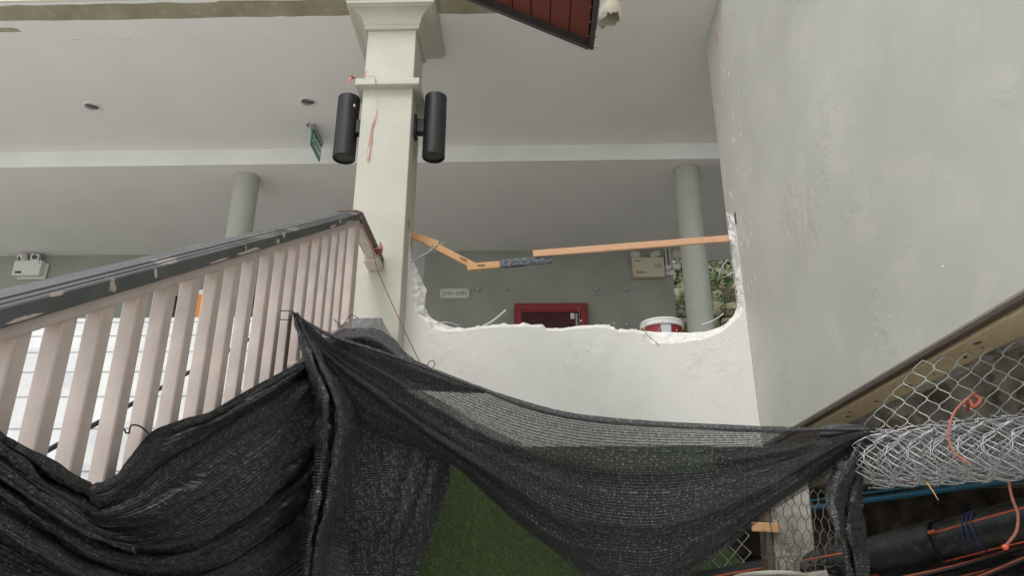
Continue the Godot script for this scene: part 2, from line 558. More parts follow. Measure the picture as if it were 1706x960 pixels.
# ---------------------------------------------------------------- setting
func build_setting() -> void:
	struct("ground", span(Vector3(-60, -0.3, -40), Vector3(60, 0.0, 60), 0.0), M.ground)
	struct("floor", span(Vector3(-9, 2.62, -8.9), Vector3(5, 2.82, -4.66), 0.0), M.floor)
	struct("floor", span(Vector3(-4.4, 2.62, -4.655), Vector3(-1.02, 2.818, -3.78), 0.0), M.floor)
	# ceiling with two round cut-outs for the downlights
	var c := CSGBox3D.new()
	c.name = "ceiling"
	c.size = Vector3(14, 0.22, 1.575)
	c.position = Vector3(-2, 5.47, -5.3375)
	c.material = M.ceiling
	for p in [Vector3(-3.78, 5.36, -5.415), Vector3(-1.884, 5.36, -5.392)]:
		var hole := CSGCylinder3D.new()
		hole.name = numbered(c, "downlight_cutout")
		hole.operation = CSGShape3D.OPERATION_SUBTRACTION
		hole.radius = 0.062
		hole.height = 0.2
		hole.sides = 28
		hole.position = p - c.position
		hole.material = M.ceiling
		c.add_child(hole)
	c.set_meta("kind", "structure")
	add_child(c, true)
	struct("ceiling_front_strip", span(Vector3(-9, 5.356, -4.546), Vector3(1.364, 5.58, -4.165), 0.0), M.ceiling)
	struct("corridor_soffit", span(Vector3(-9, 5.19, -8.52), Vector3(5, 5.60, -6.135), 0.0), M.ceiling)
	struct("alcove_soffit", span(Vector3(-5.0, 5.192, -9.8), Vector3(-1.0, 5.60, -8.525), 0.0), M.ceiling)
	struct("ceiling_step_face", span(Vector3(-9, 5.188, -6.134), Vector3(5, 5.36, -6.122), 0.002), M.beam_face)
	struct("upper_wall", span(Vector3(-9, 5.365, -4.16), Vector3(1.364, 6.3, -4.145), 0.0), M.fascia)
	struct("added_light_block", span(Vector3(-9, 5.61, -8.52), Vector3(5, 6.1, -4.17), 0.0), M.fascia)  # unseen block added against light leaks, kept low to let light reach the rear
	# ragged band of primer brushed on the underside of the beam
	var poly := PackedVector2Array()
	var x := -9.0
	while x < -0.15:
		poly.append(Vector2(x, -4.178 + rng.randf_range(-0.012, 0.008)))
		x += rng.randf_range(0.04, 0.16)
	x = -0.15
	while x > -9.0:
		poly.append(Vector2(x, -4.338 + rng.randf_range(-0.006, 0.006)))
		x -= rng.randf_range(0.05, 0.25)
	var st := start()
	add_prism(st, poly, Vector3(0, 5.353, 0), Vector3.RIGHT, Vector3.BACK, Vector3(0, 0.0026, 0))
	struct("primer_band", done(st), M.primer)
	var p2 := PackedVector2Array([Vector2(-4.30, -4.405), Vector2(-3.84, -4.41), Vector2(-3.80, -4.425), Vector2(-3.79, -4.455), Vector2(-4.30, -4.45)])
	struct("primer_patch", prism(p2, Vector3(0, 5.3535, 0), Vector3.RIGHT, Vector3.BACK, Vector3(0, 0.0022, 0)), M.primer)
	var ew := obj("added_end_wall", span(Vector3(5.0, 2.6, -9.8), Vector3(5.2, 5.6, -4.3), 0.0), M.back_wall)  # unseen wall, added to close this end and darken the corridor's right
	tag(ew, "unseen gray green end wall added to darken the corridor beyond the tall plastered wall", "wall")
	var pl := thing("plaster_flakes", "white crumbs of plaster along the crack across the gray ceiling", "plaster")
	for i in 16:
		var fx := rng.randf_range(-3.6, -1.4)
		obj("flake", box(Vector3(fx, 5.354, -4.549 + rng.randf_range(-0.006, 0.006)), Vector3(rng.randf_range(0.01, 0.05), 0.006, 0.006), 0.001), M.white_wall, pl)

# ---------------------------------------------------------------- walls
func build_walls() -> void:
	var sw := thing("side_wall", "tall gray plastered wall with trowel marks, running beside the opening", "wall")
	obj("plaster", span(Vector3(1.365, 2.25, -4.68), Vector3(1.635, 8.6, 3.0), 0.006), M.side_wall, sw)
	# scraped white nicks and crumbs of plaster that stand on its face
	for i in 90:
		var d := rng.randf_range(1.8, 4.6)
		var y := rng.randf_range(2.35, 5.4)
		var s := rng.randf_range(0.002, 0.006)
		obj("crumb", box(Vector3(1.364, y, -d), Vector3(s, s * rng.randf_range(0.8, 1.6), s * rng.randf_range(0.8, 1.6)), s * 0.3, Basis(Vector3(1, 0.3, 0.2).normalized(), rng.randf_range(0, 3))), M.white_wall, sw)
	for i in 34:
		var d := rng.randf_range(4.05, 4.62)
		var y := rng.randf_range(3.2, 4.9)
		obj("scrape", box(Vector3(1.3648, y, -d), Vector3(0.0016, rng.randf_range(0.015, 0.06), rng.randf_range(0.003, 0.012)), 0.0004, Basis(Vector3.RIGHT, rng.randf_range(-0.15, 0.15))), M.white_wall, sw)
	obj("orange_mark", box(Vector3(1.3646, 5.16, -4.40), Vector3(0.0016, 0.10, 0.012), 0.0004, Basis(Vector3.RIGHT, 0.05)), plain(Color(0.75, 0.22, 0.12), 0.7), sw)
	obj("orange_mark", box(Vector3(1.3646, 5.13, -4.385), Vector3(0.0016, 0.05, 0.008), 0.0004, Basis(Vector3.RIGHT, -0.06)), plain(Color(0.75, 0.3, 0.2), 0.7), sw)
	# low wall with the piece knocked out of it
	var bw := thing("broken_wall", "white plastered low wall with a jagged gap knocked out of its top", "wall")
	var face := PackedVector2Array([Vector2(1.3635, 2.25), Vector2(-0.785, 2.25), Vector2(-0.785, 3.66)])
	for p in break_front:
		if p.x > -0.784 and (p.x < 1.2 or p.y < 3.72):
			face.append(p)
	face.append(Vector2(1.3635, 3.73))
	var st := start()
	var idx := Geometry2D.triangulate_polygon(face)
	for i in range(0, idx.size(), 3):
		var a := Vector3(face[idx[i]].x, face[idx[i]].y, -4.48)
		var b := Vector3(face[idx[i + 1]].x, face[idx[i + 1]].y, -4.48)
		var c := Vector3(face[idx[i + 2]].x, face[idx[i + 2]].y, -4.48)
		out_tri(st, Vector3(0, 2, -6), a, b, c)
	obj("front_face", done(st), M.white_wall, bw)
	# broken flank between the painted face and the back of the wall
	var n := break_front.size()
	var fine := 4
	var deep := 5
	var total := (n - 1) * fine
	var fn := FastNoiseLite.new()
	fn.seed = 5
	fn.frequency = 7.0
	fn.fractal_octaves = 3
	var rings: Array = []
	for j in deep + 1:
		var w := float(j) / deep
		var ring := PackedVector3Array()
		for i in total + 1:
			var t := float(i) / fine
			var k := mini(int(t), n - 2)
			var a2: Vector2 = break_front[k].lerp(break_front[k + 1], t - k)
			var b2: Vector2 = break_rear[k].lerp(break_rear[k + 1], t - k)
			var q := a2.lerp(b2, w)
			var amp := 0.034 * sin(PI * w) + (0.006 if j > 0 else 0.0)
			var nx := fn.get_noise_3d(q.x * 1.2, q.y * 1.2, w * 0.25)
			var ny := fn.get_noise_3d(q.x * 1.2 + 20.0, q.y * 1.2, w * 0.25)
			ring.append(Vector3(minf(q.x + nx * amp, 1.364), q.y + ny * amp, -4.48 - 0.15 * w + (0.012 * nx if j > 0 and j < deep else 0.0)))
		rings.append(ring)
	var sf := start(true)
	sf.set_smooth_group(-1)
	for j in deep:
		for i in total:
			quad(sf, rings[j][i], rings[j][i + 1], rings[j + 1][i + 1], rings[j + 1][i])
	obj("broken_edge", done(sf), M.fracture, bw)
	var sb := start()
	for i in total:
		var p: Vector3 = rings[deep][i]
		var q: Vector3 = rings[deep][i + 1]
		quad(sb, p, Vector3(p.x, 2.25, -4.63), Vector3(q.x, 2.25, -4.63), q)
	obj("rear_face", done(sb), M.white_wall, bw)
	obj("underside", span(Vector3(-0.785, 2.243, -4.63), Vector3(1.3635, 2.2495, -4.48), 0.0), M.concrete, bw)
	# loose chips left on the break
	for i in 26:
		var k := rng.randi_range(2, n - 3)
		var p := break_front[k].lerp(break_rear[k], rng.randf())
		obj("chip", box(Vector3(minf(p.x, 1.35), p.y + 0.001, -4.485 - rng.randf() * 0.12), Vector3(rng.randf_range(0.004, 0.012), rng.randf_range(0.003, 0.008), rng.randf_range(0.004, 0.012)), 0.003, Basis(Vector3(rng.randf(), rng.randf(), rng.randf() + 0.1).normalized(), rng.randf_range(0, 3))), M.fracture, bw)
	obj("brick_and_painted_hole", box(Vector3(-0.786, 3.70, -4.42), Vector3(0.006, 0.05, 0.05), 0.002), M.brick_and_painted_hole, bw)
	obj("brick_and_painted_hole", box(Vector3(1.3635, 3.735, -4.47), Vector3(0.004, 0.085, 0.03), 0.001), M.brown_board, bw)  # flat brown patch, painted to stand for the dark of a hole
	# back wall of the corridor, in two pieces with an alcove between them
	var b1 := obj("back_wall", span(Vector3(-1.235, 2.80, -8.3), Vector3(1.69, 5.192, -8.17), 0.004), M.back_wall)
	tag(b1, "gray green wall with the number plate and the red cabinet on it", "wall")
	var b2 := obj("back_wall", span(Vector3(-9.0, 2.80, -8.3), Vector3(-4.35, 5.192, -8.18), 0.004), M.back_wall)
	tag(b2, "gray green wall carrying the white twin-head emergency light", "wall")
	var al := thing("alcove_wall", "dark brown recess wall of boards seen between the railing slats", "wall")
	obj("backing", span(Vector3(-5.0, 2.6, -9.75), Vector3(-0.6, 5.6, -9.6), 0.0), M.old_wood, al)
	for i in 8:
		obj("board", span(Vector3(-4.34, 4.20 + i * 0.125, -9.6), Vector3(-1.1, 4.317 + i * 0.125, -9.565 + 0.006 * (i % 3)), 0.006), M.brown_board, al)

# ---------------------------------------------------------------- column
func build_column() -> void:
	var c := thing("square_column", "pale square column with a moulded capital and a collar, between railing and gap", "column", Vector3(-0.958, 0, -4.472))
	obj("shaft", span(Vector3(-0.172, 0, -0.172), Vector3(0.172, 5.25, 0.172), 0.005), M.column, c)
	# capital: mitred moulding rings, half width against height
	var prof := PackedVector2Array([Vector2(0.172, 5.175), Vector2(0.192, 5.175), Vector2(0.195, 5.180), Vector2(0.195, 5.205), Vector2(0.200, 5.210), Vector2(0.203, 5.218)])
	for i in 9:
		var a := i / 8.0 * PI * 0.5
		prof.append(Vector2(0.205 + 0.085 * (1.0 - cos(a)), 5.222 + 0.075 * sin(a)))
	prof.append_array(PackedVector2Array([Vector2(0.292, 5.304), Vector2(0.306, 5.306), Vector2(0.310, 5.310), Vector2(0.310, 5.336), Vector2(0.316, 5.340), Vector2(0.322, 5.342), Vector2(0.322, 5.358), Vector2(0.1, 5.358)]))
	var st := start()
	for i in prof.size() - 1:
		for k in 4:
			var r0 := Basis(Vector3.UP, k * PI / 2)
			var a := prof[i]
			var b := prof[i + 1]
			quad(st, r0 * Vector3(-a.x, a.y, a.x), r0 * Vector3(-b.x, b.y, b.x), r0 * Vector3(b.x, b.y, b.x), r0 * Vector3(a.x, a.y, a.x))
	obj("capital", done(st), M.column, c)
	obj("collar", span(Vector3(-0.222, 4.678, -0.222), Vector3(0.222, 4.733, 0.222), 0.005), M.column, c)
	# little block with a granite front before the column
	var g := thing("plinth_block", "low pale block faced with speckled gray granite at the column's foot", "plinth", Vector3(-0.99, 0, -4.14))
	obj("masonry", span(Vector3(-0.155, 0.0, -0.158), Vector3(0.158, 2.893, 0.118), 0.004), M.column, g)
	obj("granite_facing", span(Vector3(-0.16, 2.0, 0.119), Vector3(0.16, 2.897, 0.143), 0.002), M.granite, g)
	# wall lamps, one each side
	wall_lamp(Vector3(-1.262, 4.46, -4.45), 1.0, "black cylinder lamp on the column's left face, beside the pink ribbon")
	wall_lamp(Vector3(-0.645, 4.46, -4.45), -1.0, "black cylinder lamp on the column's right face, bracket in full view")
	var rb := thing("pink_ribbon", "pink plastic ribbon tied round the column collar, hanging down its front", "ribbon")
	var pts := PackedVector3Array([Vector3(-1.19, 4.735, -4.246), Vector3(-1.10, 4.738, -4.243), Vector3(-1.045, 4.737, -4.243), Vector3(-1.035, 4.69, -4.242), Vector3(-1.03, 4.60, -4.262), Vector3(-1.022, 4.52, -4.285), Vector3(-1.022, 4.43, -4.292), Vector3(-1.04, 4.36, -4.293), Vector3(-1.042, 4.22, -4.293), Vector3(-1.052, 4.12, -4.293)])
	obj("strand", ribbon(curve(pts, 60), 0.007, 3.0), M.ribbon, rb)
	var up := PackedVector3Array([Vector3(-1.045, 4.13, -4.292), Vector3(-1.058, 4.10, -4.291), Vector3(-1.064, 4.16, -4.29), Vector3(-1.055, 4.25, -4.29), Vector3(-1.048, 4.35, -4.291), Vector3(-1.03, 4.45, -4.289)])
	obj("strand", ribbon(curve(up, 40), 0.006, 4.0), M.ribbon, rb)
	for i in 5:
		var e := Vector3(-1.19 - 0.02 - 0.02 * rng.randf(), 4.69 + 0.018 * i - 0.02, -4.24 + 0.02 * rng.randf())
		obj("loose_end", ribbon(PackedVector3Array([Vector3(-1.183, 4.727, -4.245), (Vector3(-1.183, 4.727, -4.24) + e) * 0.5 + Vector3(0, 0.008, 0.008), e]), 0.013, 0.8), M.ribbon, rb)
	obj("loose_end", ribbon(PackedVector3Array([Vector3(-1.115, 4.737, -4.244), Vector3(-1.108, 4.765, -4.24), Vector3(-1.104, 4.79, -4.245)]), 0.014, 0.6), M.ribbon, rb)

func ribbon(pts: PackedVector3Array, w: float, twist: float) -> ArrayMesh:
	var st := start(true)
	var n := pts.size()
	for i in n - 1:
		var q: Array = []
		for k in [i, i + 1]:
			var a := twist * float(k) / n + 0.3 * sin(k * 0.9)
			var d := Vector3(cos(a), 0.15 * sin(a * 2.0), 0.35 * sin(a)) * w * 0.5
			q.append(pts[k] - d)
			q.append(pts[k] + d)
		var th := Vector3(0, 0, 0.0012)
		quad(st, q[0], q[1], q[3], q[2])
		quad(st, q[0] + th, q[2] + th, q[3] + th, q[1] + th)
	return done(st)

func wall_lamp(at: Vector3, side: float, label: String) -> void:
	var t := thing("wall_lamp", label, "wall lamp", at, "black cylinder lamps on the column")
	var h := 0.246
	var r := 0.078
	obj("body", lathe(PackedVector2Array([Vector2(r - 0.010, -h + 0.02), Vector2(r - 0.010, -h), Vector2(r - 0.002, -h), Vector2(r, -h + 0.003), Vector2(r, h - 0.003), Vector2(r - 0.002, h), Vector2(r - 0.010, h), Vector2(r - 0.010, h - 0.02)]), Vector3.ZERO, Basis(), 40), M.lamp_black, t)
	for s in [-1.0, 1.0]:
		obj("lens", lathe(PackedVector2Array([Vector2(0, s * (h - 0.016)), Vector2(r - 0.0105, s * (h - 0.014))]), Vector3.ZERO, Basis(), 40), M.lens, t)
	obj("bracket_arm", span(Vector3(side * 0.07, -0.055, -0.032), Vector3(side * 0.123, 0.055, 0.032), 0.004), M.lamp_black, t)
	obj("back_plate", span(Vector3(side * 0.122, -0.085, -0.045), Vector3(side * 0.1435, 0.085, 0.045), 0.005), M.lamp_black, t)
	for s in [-0.07, 0.07]:
		obj("screw", lathe(PackedVector2Array([Vector2(0, 0.003), Vector2(0.006, 0.002), Vector2(0.006, 0)]), Vector3(side * 0.121, s, 0), Basis(Vector3(0, 0, 1), side * PI / 2), 10), M.dull_steel, t)
	if side > 0.0:
		obj("paint_fleck", box(Vector3(0.055, 0.15, 0.0575), Vector3(0.014, 0.022, 0.002), 0.0006, Basis(Vector3.UP, 0.76)), M.white_plastic, t)

# ---------------------------------------------------------------- stair and railing
func rail_y(d: float) -> float:
	return 1.894 + (d - 1.24) * RAIL_SLOPE

func build_stair() -> void:
	var s := thing("staircase", "white marble stair rising behind the slatted railing", "staircase")
	for i in 16:
		var y := 2.82 - 0.17 * i
		var d := 3.75 - 0.29 * i
		obj("riser", span(Vector3(-4.4, y - 0.17, -d - 0.02), Vector3(-1.02, y - 0.024, -d), 0.0015), M.marble, s)
		if i > 0:
			obj("tread", span(Vector3(-4.4, y - 0.0235, -d - 0.30), Vector3(-1.02, y, -d + 0.004), 0.002), M.marble, s)
		else:
			obj("nosing", span(Vector3(-4.4, y - 0.0235, -d - 0.05), Vector3(-1.02, y, -d + 0.004), 0.002), M.marble, s)
	var poly := PackedVector2Array([Vector2(-3.78, 2.60), Vector2(0.55, 0.062), Vector2(0.55, 0.0), Vector2(-3.78, 0.0)])
	obj("masonry_core", prism(poly, Vector3(-4.4, 0, 0), Vector3(0, 0, 1), Vector3(0, 1, 0), Vector3(3.36, 0, 0)), M.concrete, s)
	var r := thing("stair_railing", "slatted beige railing with a worn dark gray handrail beside the white stair", "railing")
	# slats
	var x0 := -0.962
	for d: float in [0.69, 0.82, 0.945, 1.07, 1.195, 1.321, 1.446, 1.571, 1.702, 1.831, 1.959, 2.101, 2.221, 2.357, 2.504, 2.642, 2.775, 2.921, 3.065, 3.205, 3.342, 3.492]:
		var dn := d - 0.045
		var bot := func(q: float) -> float: return 2.80 - (3.72 - q) * 0.575
		var quad2 := PackedVector2Array([Vector2(-d, bot.call(d)), Vector2(-dn, bot.call(dn)), Vector2(-dn, rail_y(dn) + 0.004), Vector2(-d, rail_y(d) + 0.004)])
		var st := start()
		add_soft_prism(st, quad2, x0 - 0.006, x0 + 0.032, 0.003)
		obj("slat", done(st), M.slat, r)
	obj("end_post", span(Vector3(-0.990, 2.62, -3.735), Vector3(-0.930, 3.366, -3.645), 0.004), M.slat, r)
	var a := Vector3(0, rail_y(0.4), -0.4)
	var b := Vector3(0, rail_y(3.66), -3.66)
	var dir := (b - a).normalized()
	var nrm := Vector3(0, dir.z * -1.0, dir.y).normalized()
	var beam := PackedVector2Array([Vector2(-0.978, 0.0), Vector2(-0.926, 0.0), Vector2(-0.924, 0.003), Vector2(-0.924, 0.045), Vector2(-0.978, 0.045)])
	obj("top_rail", prism(beam, a, Vector3.RIGHT, nrm, b - a), M.slat, r)
	var ab := Vector3(0, 2.80 - 3.32 * 0.575 - 0.04, -0.4)
	var bb := Vector3(0, 2.80 - 0.06 * 0.575 - 0.04, -3.66)
	obj("bottom_rail", prism(PackedVector2Array([Vector2(-0.978, 0.0), Vector2(-0.924, 0.0), Vector2(-0.924, 0.042), Vector2(-0.978, 0.042)]), ab, Vector3.RIGHT, nrm, bb - ab), M.slat, r)
	var cap := PackedVector2Array([Vector2(-0.998, 0.028), Vector2(-0.909, 0.028), Vector2(-0.906, 0.031), Vector2(-0.906, 0.061), Vector2(-0.909, 0.064), Vector2(-0.917, 0.066), Vector2(-0.9178, 0.0635), Vector2(-0.920, 0.0635), Vector2(-0.921, 0.068), Vector2(-0.932, 0.071), Vector2(-0.9328, 0.069), Vector2(-0.935, 0.069), Vector2(-0.936, 0.074), Vector2(-0.990, 0.077), Vector2(-0.998, 0.072)])
	obj("handrail", prism(cap, a, Vector3.RIGHT, nrm, b - a + dir * 0.05), M.rail_dark, r)
	# the handrail turns level for the last stretch and dies into the column
	var lev := PackedVector2Array()
	for p in cap:
		lev.append(Vector2(p.x - 0.001, p.y))
	var ys := rail_y(3.66) + 0.052 * 0.0 + 0.024
	obj("handrail", prism(lev, Vector3(0, ys - 0.004, -3.668), Vector3.RIGHT, Vector3.UP, Vector3(0, 0, -0.628)), M.rail_dark, r)
	obj("top_rail", span(Vector3(-0.979, ys - 0.006, -4.296), Vector3(-0.9235, ys + 0.023, -3.737), 0.003), M.slat, r)
	obj("end_block", span(Vector3(-1.0, ys - 0.03, -4.294), Vector3(-0.912, ys + 0.022, -4.15), 0.003), M.slat, r)
	# places where the dark paint has come off the handrail's side
	for q in [[1.27, 0.003, 0.10, 0.010], [1.36, 0.038, 0.05, 0.008], [1.69, 0.022, 0.016, 0.030], [2.02, 0.002, 0.14, 0.008], [2.22, 0.004, 0.22, 0.014], [2.47, 0.010, 0.03, 0.022], [2.53, 0.034, 0.028, 0.030], [3.14, 0.006, 0.12, 0.012], [3.26, 0.022, 0.035, 0.022], [3.42, 0.003, 0.22, 0.008]]:
		var pc: Vector3 = Vector3(-0.9063, rail_y(q[0]), -q[0]) + nrm * (0.032 + q[1] * 0.8)
		var op := PackedVector2Array()
		for k in 22:
			var an := TAU * k / 22.0
			var rr := rng.randf_range(0.62, 1.15)
			op.append(Vector2(cos(an) * q[2] * 0.5 * rr, clampf(sin(an) * q[3] * 0.5 * rr, -q[1] * 0.8, 0.034 - q[1] * 0.8)))
		obj("peeled_patch", prism(op, pc, dir, nrm, Vector3(0.0013, 0, 0)), M.slat, r)
	# thin dark cable along the foot of the stair
	var cb := obj("black_cable", tube(PackedVector3Array([Vector3(-0.995, 1.30, -0.72), Vector3(-0.995, 1.745, -1.525), Vector3(-0.995, 2.29, -2.50), Vector3(-0.995, 2.55, -2.97)]), 0.006, 8), M.ink)
	tag(cb, "thin black cable running up the stair behind the railing slats", "cable")
	# red string over the handrail end and down to the broken wall
	var sg := thing("red_string", "thin red string looped over the handrail end and running down to the netting", "string")
	var pts := PackedVector3Array([Vector3(-1.0, 3.318, -3.50), Vector3(-0.95, 3.353, -3.56), Vector3(-0.903, 3.362, -3.60), Vector3(-0.9, 3.325, -3.66), Vector3(-0.903, 3.34, -3.86), Vector3(-0.91, 3.33, -4.0)])
	obj("loop", tube(curve(pts, 24), 0.0034, 6), M.string, sg)
	for k in 3:
		var dz := -4.10 - 0.035 * k
		obj("wrap", tube(curve(PackedVector3Array([Vector3(-0.955, 3.36, dz), Vector3(-0.905, 3.362, dz - 0.01), Vector3(-0.901, 3.40, dz - 0.03), Vector3(-0.903, 3.44, dz - 0.05)]), 12), 0.0045, 6), M.string, sg)
	obj("wrap", tube(curve(PackedVector3Array([Vector3(-0.93, 3.35, -4.05), Vector3(-0.898, 3.375, -4.10), Vector3(-0.896, 3.405, -4.18), Vector3(-0.93, 3.41, -4.25)]), 12), 0.006, 6), M.ribbon, sg)
	obj("line", tube(curve(PackedVector3Array([Vector3(-0.91, 3.33, -3.92), Vector3(-0.862, 3.16, -4.0), Vector3(-0.73, 2.88, -4.08), Vector3(-0.612, 2.65, -4.12), Vector3(-0.58, 2.605, -4.12)]), 20), 0.003, 6), M.string, sg)
	obj("curl", tube(curve(PackedVector3Array([Vector3(-0.59, 2.61, -4.12), Vector3(-0.57, 2.665, -4.11), Vector3(-0.545, 2.672, -4.10), Vector3(-0.535, 2.645, -4.10), Vector3(-0.555, 2.62, -4.09)]), 20), 0.003, 6), M.string, sg)
	# fine wire ties on the slats
	var tw := thing("tie_wire", "thin dark wire tied round the slat at the netting's peak", "wire")
	var wp := PackedVector3Array([Vector3(-0.926, 2.487, -2.733), Vector3(-0.926, 2.451, -2.632), Vector3(-0.974, 2.44, -2.626), Vector3(-0.926, 2.417, -2.637), Vector3(-0.926, 2.454, -2.745)])
	obj("loop", tube(wp, 0.0018, 5), M.ink, tw)
	var tw2 := thing("tie_wire", "curled thin wire end on the slats near the railing's bottom corner", "wire")
	obj("strand", tube(curve(PackedVector3Array([Vector3(-0.92, 2.657, -3.327), Vector3(-0.915, 2.664, -3.42), Vector3(-0.91, 2.660, -3.45), Vector3(-0.905, 2.734, -3.53), Vector3(-0.905, 2.782, -3.622), Vector3(-0.905, 2.809, -3.757)]), 24), 0.002, 5), M.ink, tw2)
	var tw3 := thing("tie_wire", "bent thin wire end before the slats above the sagging netting's notch", "wire")
	obj("strand", tube(curve(PackedVector3Array([Vector3(-0.9, 1.813, -1.669), Vector3(-0.9, 1.831, -1.672), Vector3(-0.9, 1.837, -1.710), Vector3(-0.9, 1.829, -1.754)]), 12), 0.002, 5), M.ink, tw3)
	obj("strand", tube(curve(PackedVector3Array([Vector3(-0.9, 1.813, -1.669), Vector3(-0.9, 1.812, -1.655), Vector3(-0.9, 1.818, -1.646)]), 8), 0.002, 5), M.ink, tw3)

func add_soft_prism(st: SurfaceTool, q: PackedVector2Array, xa: float, xb: float, b: float) -> void:
	# an upright bar whose ends follow the rail's slope; q holds its (z, y) corners, the long edges are eased
	var zf := q[0].x
	var zn := q[1].x
	var sec := [Vector2(xa + b, zf), Vector2(xb - b, zf), Vector2(xb, zf + b), Vector2(xb, zn - b), Vector2(xb - b, zn), Vector2(xa + b, zn), Vector2(xa, zn - b), Vector2(xa, zf + b)]
	var lo: Array = []
	var hi: Array = []
	for s in sec:
		var w: float = (s.y - zf) / (zn - zf)
		lo.append(Vector3(s.x, lerpf(q[0].y, q[1].y, w), s.y))
		hi.append(Vector3(s.x, lerpf(q[3].y, q[2].y, w), s.y))
	var mid: Vector3 = (lo[0] + hi[4]) * 0.5
	for i in 8:
		var k := (i + 1) % 8
		out_tri(st, mid, lo[i], lo[k], hi[k])
		out_tri(st, mid, lo[i], hi[k], hi[i])
	for i in range(1, 7):
		out_tri(st, mid, lo[0], lo[i], lo[i + 1])
		out_tri(st, mid, hi[0], hi[i], hi[i + 1])

# ---------------------------------------------------------------- corridor
func build_corridor_things() -> void:
	for a in [[Vector3(-2.735, 2.82, -6.37), "round gray green column rising behind the handrail"], [Vector3(1.512, 2.82, -6.32), "round gray green column behind the gap, next to the tall plastered wall"]]:
		var rc := thing("round_column", a[1], "column", a[0], "round columns of the corridor")
		obj("shaft", lathe(PackedVector2Array([Vector2(0.117, 0.0), Vector2(0.117, 2.358)]), Vector3.ZERO, Basis(), 48), M.round_column, rc)
		obj("top_ring", lathe(PackedVector2Array([Vector2(0.117, 2.352), Vector2(0.1215, 2.354), Vector2(0.1215, 2.3695), Vector2(0.05, 2.3695)]), Vector3.ZERO, Basis(), 48), M.round_column, rc)
	for a in [[Vector3(-3.78, 5.36, -5.415), "unlit recessed ceiling downlight nearer the photo's left edge"], [Vector3(-1.884, 5.36, -5.392), "unlit recessed ceiling downlight above the hanging green sign"]]:
		var d := thing("ceiling_downlight", a[1], "downlight", a[0], "recessed ceiling downlights")
		obj("ring", lathe(PackedVector2Array([Vector2(0.056, 0.012), Vector2(0.056, -0.004), Vector2(0.060, -0.010), Vector2(0.070, -0.009), Vector2(0.074, -0.004), Vector2(0.074, -0.0005)]), Vector3.ZERO, Basis(), 40), M.white_plastic, d)
		obj("reflector", lathe(PackedVector2Array([Vector2(0.0555, 0.012), Vector2(0.050, 0.045), Vector2(0.030, 0.075), Vector2(0.0, 0.078)]), Vector3.ZERO, Basis(), 32), M.steel, d)
		obj("lamp_face", lathe(PackedVector2Array([Vector2(0.0, 0.050), Vector2(0.036, 0.052), Vector2(0.04, 0.07)]), Vector3.ZERO, Basis(), 24), M.lens, d)
	# exit sign hanging along the corridor
	var e := thing("exit_sign", "green hanging exit sign seen at a slant beside the column", "sign", Vector3(-1.93, 5.36, -5.86))
	obj("panel", span(Vector3(-0.006, -0.222, -0.15), Vector3(0.006, -0.060, 0.15), 0.002), M.exit_green, e)
	obj("housing", span(Vector3(-0.022, -0.062, -0.15), Vector3(0.022, -0.012, 0.15), 0.006), M.dull_steel, e)
	for z in [-0.12, 0.12]:
		obj("hanger", tube(PackedVector3Array([Vector3(0, -0.012, z), Vector3(0, 0.0, z)]), 0.008, 8), M.steel, e)
	var man := [[Vector2(0.105, -0.075), Vector2(0.085, -0.09), 0.014], [Vector2(0.095, -0.09), Vector2(0.085, -0.135), 0.022], [Vector2(0.085, -0.10), Vector2(0.055, -0.12), 0.010], [Vector2(0.095, -0.10), Vector2(0.12, -0.125), 0.010], [Vector2(0.085, -0.135), Vector2(0.055, -0.165), 0.014], [Vector2(0.055, -0.165), Vector2(0.06, -0.20), 0.012], [Vector2(0.088, -0.135), Vector2(0.11, -0.165), 0.014], [Vector2(0.11, -0.165), Vector2(0.135, -0.17), 0.012]]
	for k in man:
		obj("pictogram", bar(Vector3(0.0065, k[0].y, k[0].x), Vector3(0.0065, k[1].y, k[1].x), k[2], 0.0016, Vector3.RIGHT, 0.0004), M.exit_white, e)
	for k in [[-0.10, 0.03], [-0.165, 0.035]]:
		obj("pictogram", span(Vector3(0.0062, k[0] - k[1] * 0.5, -0.13), Vector3(0.0078, k[0] + k[1] * 0.5, 0.03), 0.0004), M.exit_white, e)
	var fnt := SystemFont.new()
	fnt.font_names = PackedStringArray(["Droid Sans"])
	obj("loose_wire", tube(curve(PackedVector3Array([Vector3(-0.02, -0.02, 0.17), Vector3(-0.03, -0.05, 0.2), Vector3(-0.025, -0.07, 0.21), Vector3(-0.02, -0.065, 0.19)]), 10), 0.006, 6), M.ink, e)
	# emergency light, left
	var l := thing("emergency_light", "white twin-head emergency light on the wall above the handrail", "emergency light", Vector3(-5.95, 4.985, -8.12))
	l.scale = Vector3(0.9, 0.9, 0.9)
	obj("case", span(Vector3(-0.185, -0.105, -0.03), Vector3(0.185, 0.105, 0.06), 0.006), M.white_plastic, l)
	obj("back_tray", span(Vector3(-0.165, -0.125, -0.058), Vector3(0.215, 0.10, -0.031), 0.004), M.white_plastic, l)
	for k in [[-0.12, 0.5, -0.5], [0.06, 0.1, 0.25]]:
		var bs := Basis(Vector3.UP, k[2]) * Basis(Vector3.RIGHT, k[1])
		var hd := obj("lamp_head", box(Vector3(k[0], 0.155, 0.02), Vector3(0.105, 0.10, 0.08), 0.008, bs), M.white_plastic, l)
		obj("lamp_glass", lathe(PackedVector2Array([Vector2(0, 0.003), Vector2(0.03, 0.002), Vector2(0.034, 0)]), Vector3(k[0], 0.155, 0.02) + bs * Vector3(0, 0, 0.0405), bs * Basis(Vector3.RIGHT, PI / 2), 16), M.grey_ink, hd)
	obj("print", box(Vector3(-0.10, -0.065, 0.0612), Vector3(0.09, 0.03, 0.002), 0.0005), M.ink, l)
